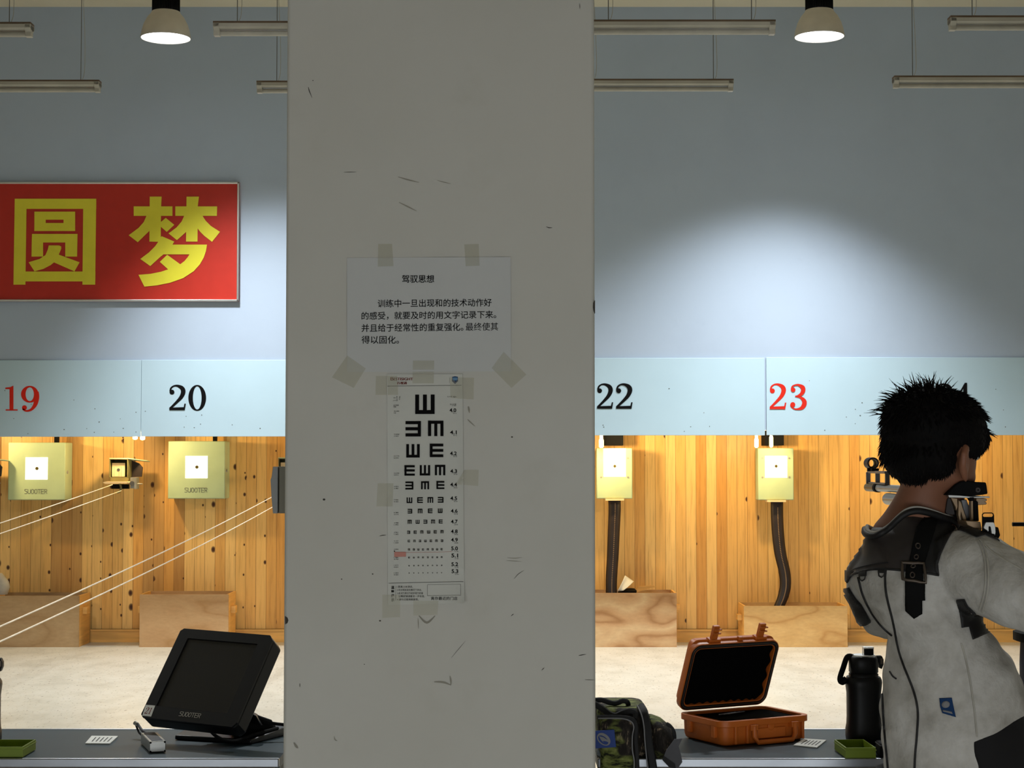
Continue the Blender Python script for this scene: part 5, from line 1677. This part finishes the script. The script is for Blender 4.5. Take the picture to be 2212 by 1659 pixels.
for i in range(5200):
    p, nn = hv[rh.randrange(len(hv))]
    upn = nn.dot(top_dir)
    rel = (p - HC)
    down = (V((0, 0, -1)) - nn * nn.dot(V((0, 0, -1))))
    rad = hu * 0 + (nn - top_dir * nn.dot(top_dir))
    side = nn.dot(VR)
    if upn > 0.30 and side > 0.25:
        L = rh.uniform(0.008, 0.018); d1 = (nn * 0.16 + rad * 0.8 + down * 0.5 + V((rh.uniform(-.2, .2), rh.uniform(-.2, .2), 0))).normalized(); d2 = (d1 + down * 0.5).normalized()
    elif upn > 0.62 and i % 4 == 0:
        L = rh.uniform(0.016, 0.044); d1 = (nn * 0.55 + rad * 0.9 + V((rh.uniform(-.4, .4), rh.uniform(-.4, .4), rh.uniform(-.1, .5))) + VR * (-0.40)).normalized()
        d2 = (d1 - V((0, 0, 0.35)) + V((rh.uniform(-.3, .3), rh.uniform(-.3, .3), 0))).normalized()
    elif upn > 0.05:
        L = rh.uniform(0.010, 0.022); d1 = (nn * 0.24 + rad * 0.6 + down * 0.9 + V((rh.uniform(-.3, .3), rh.uniform(-.3, .3), rh.uniform(-.3, .3)))).normalized(); d2 = (d1 + down * 0.4).normalized()
    else:
        L = rh.uniform(0.006, 0.015); d1 = (nn * 0.20 + down + V((rh.uniform(-.25, .25), rh.uniform(-.25, .25), 0))).normalized(); d2 = d1
    r0 = rh.uniform(0.0010, 0.0021)
    a = p - nn * 0.002
    tuft.tube([a, a + d1 * L * 0.5, a + d1 * L * 0.5 + d2 * L * 0.5], [r0, r0 * 0.75, 0.0002], 4)
base = B(); base.add([v.co for v in hair_me.vertices], [tuple(p.vertices) for p in hair_me.polygons])
base.add(tuft.v, tuft.f)
base.build('hair', 'hair', boy, smooth=60, fix=False)

# ---- trousers and shoes
tr = B()
tr.loft([ring(1520, 1925, 2190, 0.12), ring(1560, 1922, 2222, 0.128), ring(1610, 1922, 2240, 0.13), ring(1680, 1925, 2240, 0.13), (V((HL.x * 0.5 + HRt.x * 0.5, BD, 0.74)), VR * 0.13, VF * 0.12)], 32)
for h, f_ in ((HL, FLt), (HRt, FRt)):
    kn = h.lerp(f_, 0.5) + hf * 0.02
    limb(tr, [(h, 0.092), (h.lerp(kn, 0.5), 0.083), (kn, 0.070), (kn.lerp(f_, 0.5), 0.066), (f_ + V((0, 0, 0.035)), 0.060)])
place_mesh('trousers', fuse(tr, 0.007, 4), ['trousers'], boy)
for f_ in (FLt, FRt):
    h2 = V((hf.x, hf.y, 0)).normalized()
    g = B(); g.loft([(f_ - h2 * 0.07 + V((0, 0, -0.01)), hr * 0.02, V((0, 0, 0.03))), (f_ - h2 * 0.05 + V((0, 0, -0.005)), hr * 0.036, V((0, 0, 0.043))), (f_ + h2 * 0.03 + V((0, 0, -0.006)), hr * 0.042, V((0, 0, 0.042))), (f_ + h2 * 0.12 + V((0, 0, -0.018)), hr * 0.046, V((0, 0, 0.030))), (f_ + h2 * 0.18 + V((0, 0, -0.028)), hr * 0.032, V((0, 0, 0.020)))], 24, 2.6)
    g.build('shoe', 'shoe', boy, smooth=60)

# ---- shooting jacket
jk = B()
jk.ball(P(1988, 1160, 3.345), (0.070, 0.062, 0.047), 28, 18, Matrix((VR, VF, V((0, 0, 1)))).transposed())
jk.ball(P(1918, 1190, 3.352), (0.042, 0.056, 0.030), 24, 16, Matrix((VR, VF, V((0, 0, 1)))).transposed())
jk.loft([ring(1142, 1895, 2066, 0.062), ring(1152, 1876, 2084, 0.078), ring(1175, 1866, 2100, 0.096), ring(1205, 1860, 2108, 0.112), ring(1238, 1846, 2112, 0.122), ring(1262, 1842, 2112, 0.126), ring(1300, 1862, 2112, 0.130), ring(1340, 1896, 2120, 0.130), ring(1378, 1920, 2150, 0.128),
         ring(1410, 1914, 2180, 0.128), ring(1450, 1907, 2200, 0.132), ring(1500, 1903, 2216, 0.137), ring(1550, 1902, 2226, 0.140), ring(1600, 1904, 2226, 0.142), ring(1650, 1908, 2226, 0.142), ring(1740, 1916, 2226, 0.140)], 40, 2.2)
limb(jk, [(P(2062, 1196, 3.30), 0.060), (P(2100, 1228, 3.26), 0.072), (P(2160, 1262, 3.21), 0.0690), (P(2215, 1288, 3.17), 0.064), (P(2268, 1308, 3.16), 0.060), (P(2240, 1280, 3.26), 0.058), (P(2170, 1235, 3.38), 0.050), (P(2120, 1196, 3.45), 0.040)], 24)
limb(jk, [(P(1915, 1215, 3.40), 0.058), (P(1896, 1245, 3.45), 0.060), (P(1893, 1285, 3.52), 0.056), (P(1918, 1330, 3.60), 0.050), (P(1934, 1280, 3.68), 0.046), (P(1968, 1200, 3.76), 0.036)], 24)
cut = B(); cp_ = [(2105, 1604), (2120, 1598), (2145, 1587), (2170, 1573), (2195, 1557), (2214, 1545), (2250, 1520), (2340, 1500), (2340, 1860), (2118, 1860), (2114, 1700), (2110, 1659), (2107, 1632)]
cut.add([P(x, y, 2.9) for x, y in cp_] + [P(x, y, 3.9) for x, y in cp_], [tuple(range(len(cp_) - 1, -1, -1)), tuple(range(len(cp_), 2 * len(cp_)))] + [(i, (i + 1) % len(cp_), len(cp_) + (i + 1) % len(cp_), len(cp_) + i) for i in range(len(cp_))])
def folds(co):
    return 0.0022 * math.sin(co.z * 60 + co.x * 40) * math.sin(co.x * 35 - co.z * 18) + 0.0016 * math.sin(co.z * 110 - co.x * 70)
jk_me = fuse(jk, 0.006, 5, cut, folds)
jskin = Skin(jk_me)
jacket = place_mesh('shooting_jacket', jk_me, ['canvas'], boy, 50)

yoke = [(1825, 1262), (1835, 1248), (1842, 1243), (1863, 1237), (1882, 1232), (1900, 1230.5), (1918, 1230.4), (1952, 1233.5), (1998, 1239), (2030, 1242), (2027.8, 1218.8), (2034, 1198), (2042.6, 1178.7), (2052, 1160), (2061.6, 1142.8), (2086, 1152), (2110, 1162.9), (2128, 1156.5), (2150, 1167), (2173, 1179),
        (2190, 1160), (2150, 1090), (2050, 1090), (1990, 1085), (1900, 1095), (1845, 1130), (1845, 1200), (1820, 1240)]
yk = patch('yoke', yoke, jskin, 'yoke_brown', jacket, 0.0022, 0.0016, 5.0)
patch('shoulder_panel', [(1975, 1236), (2030, 1242), (2027.8, 1218.8), (2034, 1198), (2042.6, 1178.7), (2061.6, 1142.8), (2086, 1152), (2110, 1162.9), (2128, 1156.5), (2173, 1179), (2190, 1160), (2150, 1090), (2050, 1090), (2000, 1090)], jskin, 'jacket_black', jacket, 0.0036, 0.0014, 5.0)
patch('shoulder_strip', [(2058, 1142), (2061.6, 1142.8), (2086, 1152), (2110, 1162.9), (2128, 1156.5), (2150, 1167), (2173, 1179), (2186, 1170), (2150, 1130), (2100, 1120), (2058, 1110)], jskin, 'jacket_black', jacket, 0.0030, 0.0014, 2.6, 0.11)
seam('yoke_binding', [(1833, 1256), (1842, 1243), (1863, 1237), (1882, 1232), (1918, 1230.4), (1952, 1233.5), (1998, 1239), (2030, 1242)], jskin, 0.0024, 'jacket_black', jacket, off=0.0035)
seam('yoke_stitching', [(1842, 1234), (1870, 1226), (1900, 1219), (1920, 1217)], jskin, 0.0010, 'bag_black', jacket, off=0.0045)
for nm, pts, r in (('piping', [(1855, 1248), (1858, 1260), (1865, 1285), (1880, 1317), (1895, 1340), (1910, 1357), (1927, 1372)], 0.0024),
                   ('piping', [(1914, 1232), (1912.5, 1250), (1914, 1275), (1919, 1302), (1929, 1340), (1941, 1400), (1952, 1436), (1963, 1463), (1974, 1492), (1981, 1520), (1983.5, 1550), (1981, 1590), (1978, 1625), (1976, 1668)], 0.0021),
                   ('piping', [(1907, 1500), (1909, 1540), (1912, 1585), (1916, 1625), (1920, 1668)], 0.0026),
                   ('piping', [(1923, 1451), (1929, 1460), (1937, 1466)], 0.0016)):
    seam(nm, pts, jskin, r, 'jacket_black', jacket, off=0.0012)
for pts in ([(2076, 1390), (2086, 1425), (2096, 1475), (2104, 1530), (2110, 1590), (2114, 1660)], [(2119, 1165), (2127, 1185), (2134, 1215), (2136, 1250), (2132, 1290), (2122, 1322)], [(2113, 1168), (2121, 1187), (2128, 1215), (2130, 1250), (2126, 1288), (2116, 1318)],
            [(2116, 1166), (2140, 1190), (2170, 1210), (2208, 1232)]):
    seam('stitched_seam', pts, jskin, 0.0017, 'silver_paint', jacket, off=0.0010)
patch('underarm_panel', [(2067.5, 1293.7), (2084.8, 1292.6), (2093, 1309), (2117, 1331), (2156, 1358), (2099.6, 1382), (2092, 1355), (2076, 1357)], jskin, 'jacket_black', jacket, 0.003, 0.002, 5.0)
patch('elbow_pad', [(1826, 1272), (1836, 1268), (1843, 1281), (1852, 1294), (1862, 1305), (1868, 1315), (1875, 1328), (1881, 1339), (1872, 1346), (1860, 1349), (1856, 1349), (1850, 1325), (1838, 1300), (1826, 1280)], jskin, 'jacket_black', jacket, 0.004, 0.004, 4.0)
# strap with eyelets and buckle
patch('back_strap', [(1990, 1128), (2028, 1120), (2019, 1143), (2009, 1180), (1998, 1221), (1962, 1219), (1971, 1182), (1981, 1143)], jskin, 'matte_black', jacket, 0.006, 0.002, 5.0)
patch('strap_tail', [(1956, 1252), (1996, 1256), (1997, 1275), (1998.5, 1298), (1992.5, 1298.5), (1992, 1324), (1975.5, 1334), (1958.6, 1319), (1956, 1290)], jskin, 'matte_black', jacket, 0.006, 0.002, 5.0)


def loop_on(name, pts, skin, r, m, parent, off):
    q = []
    for x, y in pts + pts[:2]:
        l, nn = skin.hit(x, y)
        q.append(l + nn * off)
    return B().tube(q, r, 8).build(name, m, parent, smooth=50)


for x, y, rx, ry in ((1983, 1182.5, 4.6, 5), (1979, 1206, 4.6, 5), (1971.5, 1246, 4.6, 4.6)):
    loop_on('eyelet', disc2d(x, y, rx, ry, 16), jskin, 0.0011, 'bronze', jacket, 0.0085)
patch('strap_bridge', [(1958, 1216), (1993, 1219), (1993, 1260), (1957, 1256)], jskin, 'matte_black', jacket, 0.0060, 0.002, 5.0)
bq = [(1950, 1218.5), (1996.5, 1222.5), (1996.5, 1259.5), (1953, 1254.5)]
bo = []
for i in range(4):
    p, q = bq[i], bq[(i + 1) % 4]
    for j in range(4): bo.append((p[0] + (q[0] - p[0]) * j / 4, p[1] + (q[1] - p[1]) * j / 4))
loop_on('buckle', bo, jskin, 0.0030, 'bronze', jacket, 0.0100)
loop_on('buckle_prong', disc2d(1973, 1228, 5, 4, 12), jskin, 0.0011, 'bronze', jacket, 0.0092)
for x, y in ((1866, 1246), (1906, 1239)):
    patch('ring_tab', [(x - 7, y - 10), (x + 8, y - 11), (x + 8, y - 1), (x - 7, y)], jskin, 'jacket_black', jacket, 0.004, 0.002, 3.0)
    loop_on('tie_ring', [(x - 6, y - 1), (x - 5, y + 6), (x, y + 9), (x + 5, y + 6), (x + 7, y - 1)], jskin, 0.0013, 'jacket_black', jacket, 0.004)
lbp = patch('sewn_label', [(2029, 1508), (2056, 1507), (2059, 1522), (2064.5, 1549), (2050, 1545), (2036, 1541), (2031, 1526)], jskin, 'blue_ink', jacket, 0.0026, 0.001, 4.0)
patch('label_mark', disc2d(2043, 1522, 9, 8, 20), jskin, 'zip_grey', lbp, 0.0036, 0.0006, 4.0)
patch('label_line', [(2036, 1534), (2056, 1538), (2058, 1543), (2038, 1538)], jskin, 'zip_grey', lbp, 0.0036, 0.0006, 4.0)
# collar: rises behind the neck, dips over the far shoulder, closes out of sight in front
cpts = [(1868, 1143, 3.38), (1868, 1151, 3.345), (1876, 1157, 3.315), (1890, 1158, 3.296), (1905, 1151, 3.286), (1921, 1140, 3.288), (1936, 1126, 3.281), (1950, 1114, 3.277), (1965, 1106.5, 3.275), (1982, 1104, 3.276), (2000, 1106.5, 3.279), (2020, 1112, 3.287), (2040, 1119, 3.300),
        (2062, 1126, 3.335), (2066, 1136, 3.385), (2040, 1150, 3.425), (1990, 1160, 3.450), (1930, 1160, 3.455), (1885, 1150, 3.430), (1868, 1143, 3.395)]
cl = spline([P(*q) for q in cpts], 6)
B().tube(cl, 0.0062, 10).build('collar_band', 'jacket_black', jacket, smooth=60)
cc = P(1968, 1134, 3.365)
B().tube([q + V((0, 0, 0.0058)) + (V((cc.x, cc.y, q.z)) - q) * 0.055 for q in cl], 0.0040, 8).build('undershirt_collar', 'canvas', jacket, smooth=60)

# ------------------------------------------------------------------ the air rifle
rf = thing('air_rifle', 'black and silver air rifle held at the shoulder of the boy', 'rifle', (0.868, 3.7, P(1903, 1054, 4.15).z))
ZB = P(1905, 1054, 4.1).z
AX = lambda d, dx=0.0, dz=0.0: V((0.853 + (4.2 - d) * 0.04 + dx, d, ZB + dz))
bar = B(); bar.cyl(AX(3.62), AX(4.14), 0.0085, n=18); bar.build('barrel', 'silver', rf, smooth=40)
w = B(); w.cyl(AX(4.135), AX(4.22), 0.0098, n=20); w.build('muzzle_weight', 'gold', rf, smooth=40)
w = B(); w.cyl(AX(4.118), AX(4.136), 0.0108, n=20); w.build('muzzle_clamp', 'matte_black', rf, smooth=40)
fs = B()
for d in (4.215, 4.125, 4.035): fs.box(AX(d, 0, 0.0225), (0.010, 0.008, 0.027))
fs.box(AX(4.12, 0, 0.0365), (0.012, 0.20, 0.006)); fs.box(AX(4.12, 0, 0.0105), (0.012, 0.20, 0.004))
fs.build('sight_riser', 'gun_grey', rf, bevel=0.001)
g = B(); c0, c1 = AX(4.165, 0.0, 0.0575), AX(4.203, 0.0, 0.0575)
vs = []; nn_ = 28
for p, r in ((c0, 0.0138), (c1, 0.0138), (c1, 0.0100), (c0, 0.0100)):
    for k in range(nn_): a = 2 * PI * k / nn_; vs.append(p + V((r * math.cos(a), 0, r * math.sin(a))))
g.add(vs, [(j * nn_ + k, j * nn_ + (k + 1) % nn_, ((j + 1) % 4) * nn_ + (k + 1) % nn_, ((j + 1) % 4) * nn_ + k) for j in range(4) for k in range(nn_)])
fsr = g.build('front_sight', 'black_plastic', rf, smooth=40)
g = B(); o, i2 = disc2d(0, 0, 0.0103, 0.0103, 24), disc2d(0, 0, 0.0078, 0.0078, 24)
g.add([c1.lerp(c0, 0.5) + V((a, 0, b)) for a, b in o + i2], [(k, (k + 1) % 24, 24 + (k + 1) % 24, 24 + k) for k in range(24)])
g.build('aperture_ring', 'gold', fsr, smooth=0, fix=False)
g = B(); g.box(AX(4.165, 0, 0.0425), (0.017, 0.05, 0.006)); g.box(AX(4.165, -0.011, 0.0425), (0.006, 0.012, 0.008)); g.build('sight_foot', 'matte_black', rf, bevel=0.001)
g = B(); g.cyl(AX(3.70, 0, -0.024), AX(4.03, 0, -0.024), 0.0135, n=20); g.ball(AX(4.03, 0, -0.024), 0.0135, 16, 10); g.build('air_cylinder', 'silver', rf, smooth=40)
g = B(); g.lohi(AX(3.46, -0.018, -0.020), AX(3.74, 0.018, 0.012)); g.build('receiver', 'black_plastic', rf, bevel=0.003)
g = B(); g.cyl(AX(3.47, 0, 0.040), AX(3.53, 0, 0.040), 0.015, n=20); g.lohi(AX(3.48, -0.010, 0.012), AX(3.52, 0.010, 0.034)); g.build('rear_sight', 'black_plastic', rf, smooth=40)
g = B(); g.lohi(AX(3.50, -0.020, -0.062), AX(3.92, 0.020, -0.030)); g.build('fore_end', 'silver', rf, bevel=0.004)
g = B(); g.loft([(AX(3.50, 0.0, -0.03), V((0.017, 0, 0)), V((0, 0.024, 0))), (AX(3.485, 0, -0.08), V((0.018, 0, 0)), V((0, 0.022, 0))), (AX(3.465, 0, -0.135), V((0.020, 0, 0)), V((0, 0.024, 0)))], 20); g.build('grip', 'black_plastic', rf, smooth=60)
# cheek piece and the adjustable butt, seen above the shoulder
CD = 3.285
def slab(pts, d0, d1): 
    g = B(); n = len(pts)
    g.add([P(x, y, d0) for x, y in pts] + [P(x, y, d0) + V((0, d1 - d0, 0)) for x, y in pts], [tuple(range(n - 1, -1, -1)), tuple(range(n, 2 * n))] + [(i, (i + 1) % n, n + (i + 1) % n, n + i) for i in range(n)])
    return g
cheek = slab([(2044, 1070), (2052, 1060), (2064, 1047), (2076, 1040), (2092, 1038.5), (2108, 1041), (2130, 1042), (2132, 1050), (2134, 1067), (2118, 1069.5), (2098, 1071.5), (2070, 1069)], CD, CD + 0.15).build('cheek_piece', 'matte_black', rf, bevel=0.002)
g = B(); g.cyl(P(2112.5, 1058.5, CD - 0.001), P(2112.5, 1058.5, CD + 0.01), 0.0046, n=20); g.build('cheek_screw', 'yoke_brown', cheek, smooth=40)
g = B(); g.cyl(P(2113, 1058.5, CD - 0.0014), P(2113, 1058.5, CD), 0.0017, n=12); g.build('hex_socket', 'matte_black', cheek)
slab([(2048, 1069), (2072, 1070), (2102, 1073), (2120, 1072), (2138, 1072.5), (2138, 1075.5), (2120, 1076), (2100, 1076), (2050, 1075)], CD + 0.01, CD + 0.13).build('cheek_rail', 'silver', rf, bevel=0.0006)
slab([(2094, 1074), (2104, 1074), (2104, 1082), (2098, 1082)], CD + 0.01, CD + 0.03).build('rail_foot', 'matte_black', rf)
g = slab([(2109, 1076), (2126, 1076), (2132, 1078), (2132, 1082), (2128, 1084), (2132, 1086), (2131, 1090), (2114, 1091), (2108, 1088)], CD + 0.015, CD + 0.04); g.build('adjusting_knob', 'tan_metal', rf, bevel=0.001)
slab([(2103, 1082), (2108, 1081), (2113, 1084), (2115, 1126), (2104, 1126)], CD + 0.01, CD + 0.035).build('cheek_post', 'matte_black', rf, bevel=0.0015)
slab([(2097, 1082), (2102.5, 1081), (2103.5, 1126), (2098, 1126)], CD + 0.014, CD + 0.03).build('slide_rod', 'tan_metal', rf, bevel=0.001)
slab([(2047, 1076), (2053, 1075), (2060, 1095), (2063, 1112), (2048, 1112), (2042, 1107)], CD + 0.03, CD + 0.09).build('stock_wing', 'yoke_brown', rf, bevel=0.001)
slab([(2054, 1075), (2068, 1077), (2069, 1094), (2066, 1103), (2064, 1095)], CD + 0.025, CD + 0.05).build('stock_plate', 'tan_metal', rf, bevel=0.0006)
slab([(2071, 1080), (2076, 1086), (2087, 1118), (2088, 1128), (2082, 1126), (2076, 1106), (2074, 1127), (2070, 1112)], CD + 0.02, CD + 0.035).build('side_brace', 'tan_metal', rf, bevel=0.0006)
slab([(2076, 1080), (2088, 1079), (2093, 1092), (2097, 1096), (2097, 1126), (2089, 1126), (2080, 1098)], CD + 0.035, CD + 0.09).build('stock_frame', 'gun_grey', rf, bevel=0.001)
slab([(2040, 1104), (2052, 1107), (2059, 1112), (2056, 1120), (2048, 1119)], CD + 0.06, CD + 0.09).build('stock_screw_block', 'tan_metal', rf, bevel=0.001)
slab([(2086, 1125), (2118, 1127), (2121, 1144), (2106, 1142), (2090, 1134)], CD - 0.02, CD + 0.06).build('butt_block', 'tan_metal', rf, bevel=0.001)
# butt plate with its slot
BP = 3.24
g = B(); o = [(2121, 1111), (2124, 1107.5), (2128, 1107), (2142, 1107), (2146, 1109), (2147.5, 1113), (2148, 1150), (2121, 1150)]
i2 = [(2123, 1114), (2124.5, 1110), (2128, 1109.2), (2142, 1109.2), (2144.5, 1111), (2144.5, 1114.5), (2142, 1116.5), (2125, 1116.5)]
n = 8; d0, d1 = BP, BP + 0.006
vs = [P(x, y, d0) for x, y in o] + [P(x, y, d1) for x, y in o] + [P(x, y, d0) for x, y in i2] + [P(x, y, d1) for x, y in i2]
fs_ = []
for i in range(n):
    j = (i + 1) % n
    fs_ += [(i, j, 16 + j, 16 + i), (8 + i, 8 + j, 24 + j, 24 + i), (i, j, 8 + j, 8 + i), (16 + i, 16 + j, 24 + j, 24 + i)]
g.add(vs, fs_); bp = g.build('butt_plate', 'matte_black', rf, smooth=0)
slab([(2129, 1129.5), (2130, 1128), (2146, 1128), (2148, 1131), (2150, 1136), (2151, 1150), (2149.5, 1157), (2148, 1154), (2142, 1153), (2140, 1139), (2138, 1137), (2136, 1138), (2136, 1147), (2134, 1149), (2132.5, 1146), (2126, 1142), (2125, 1139), (2128, 1131)], BP - 0.010, BP - 0.001).build('butt_clamp', 'silver', bp, bevel=0.0006)
slab([(2148, 1140), (2151, 1138), (2157, 1139), (2159, 1147), (2161, 1156), (2159, 1161), (2156, 1164), (2162, 1169), (2150, 1172), (2140, 1160)], BP + 0.002, BP + 0.03).build('butt_pad', 'matte_black', rf, bevel=0.002)
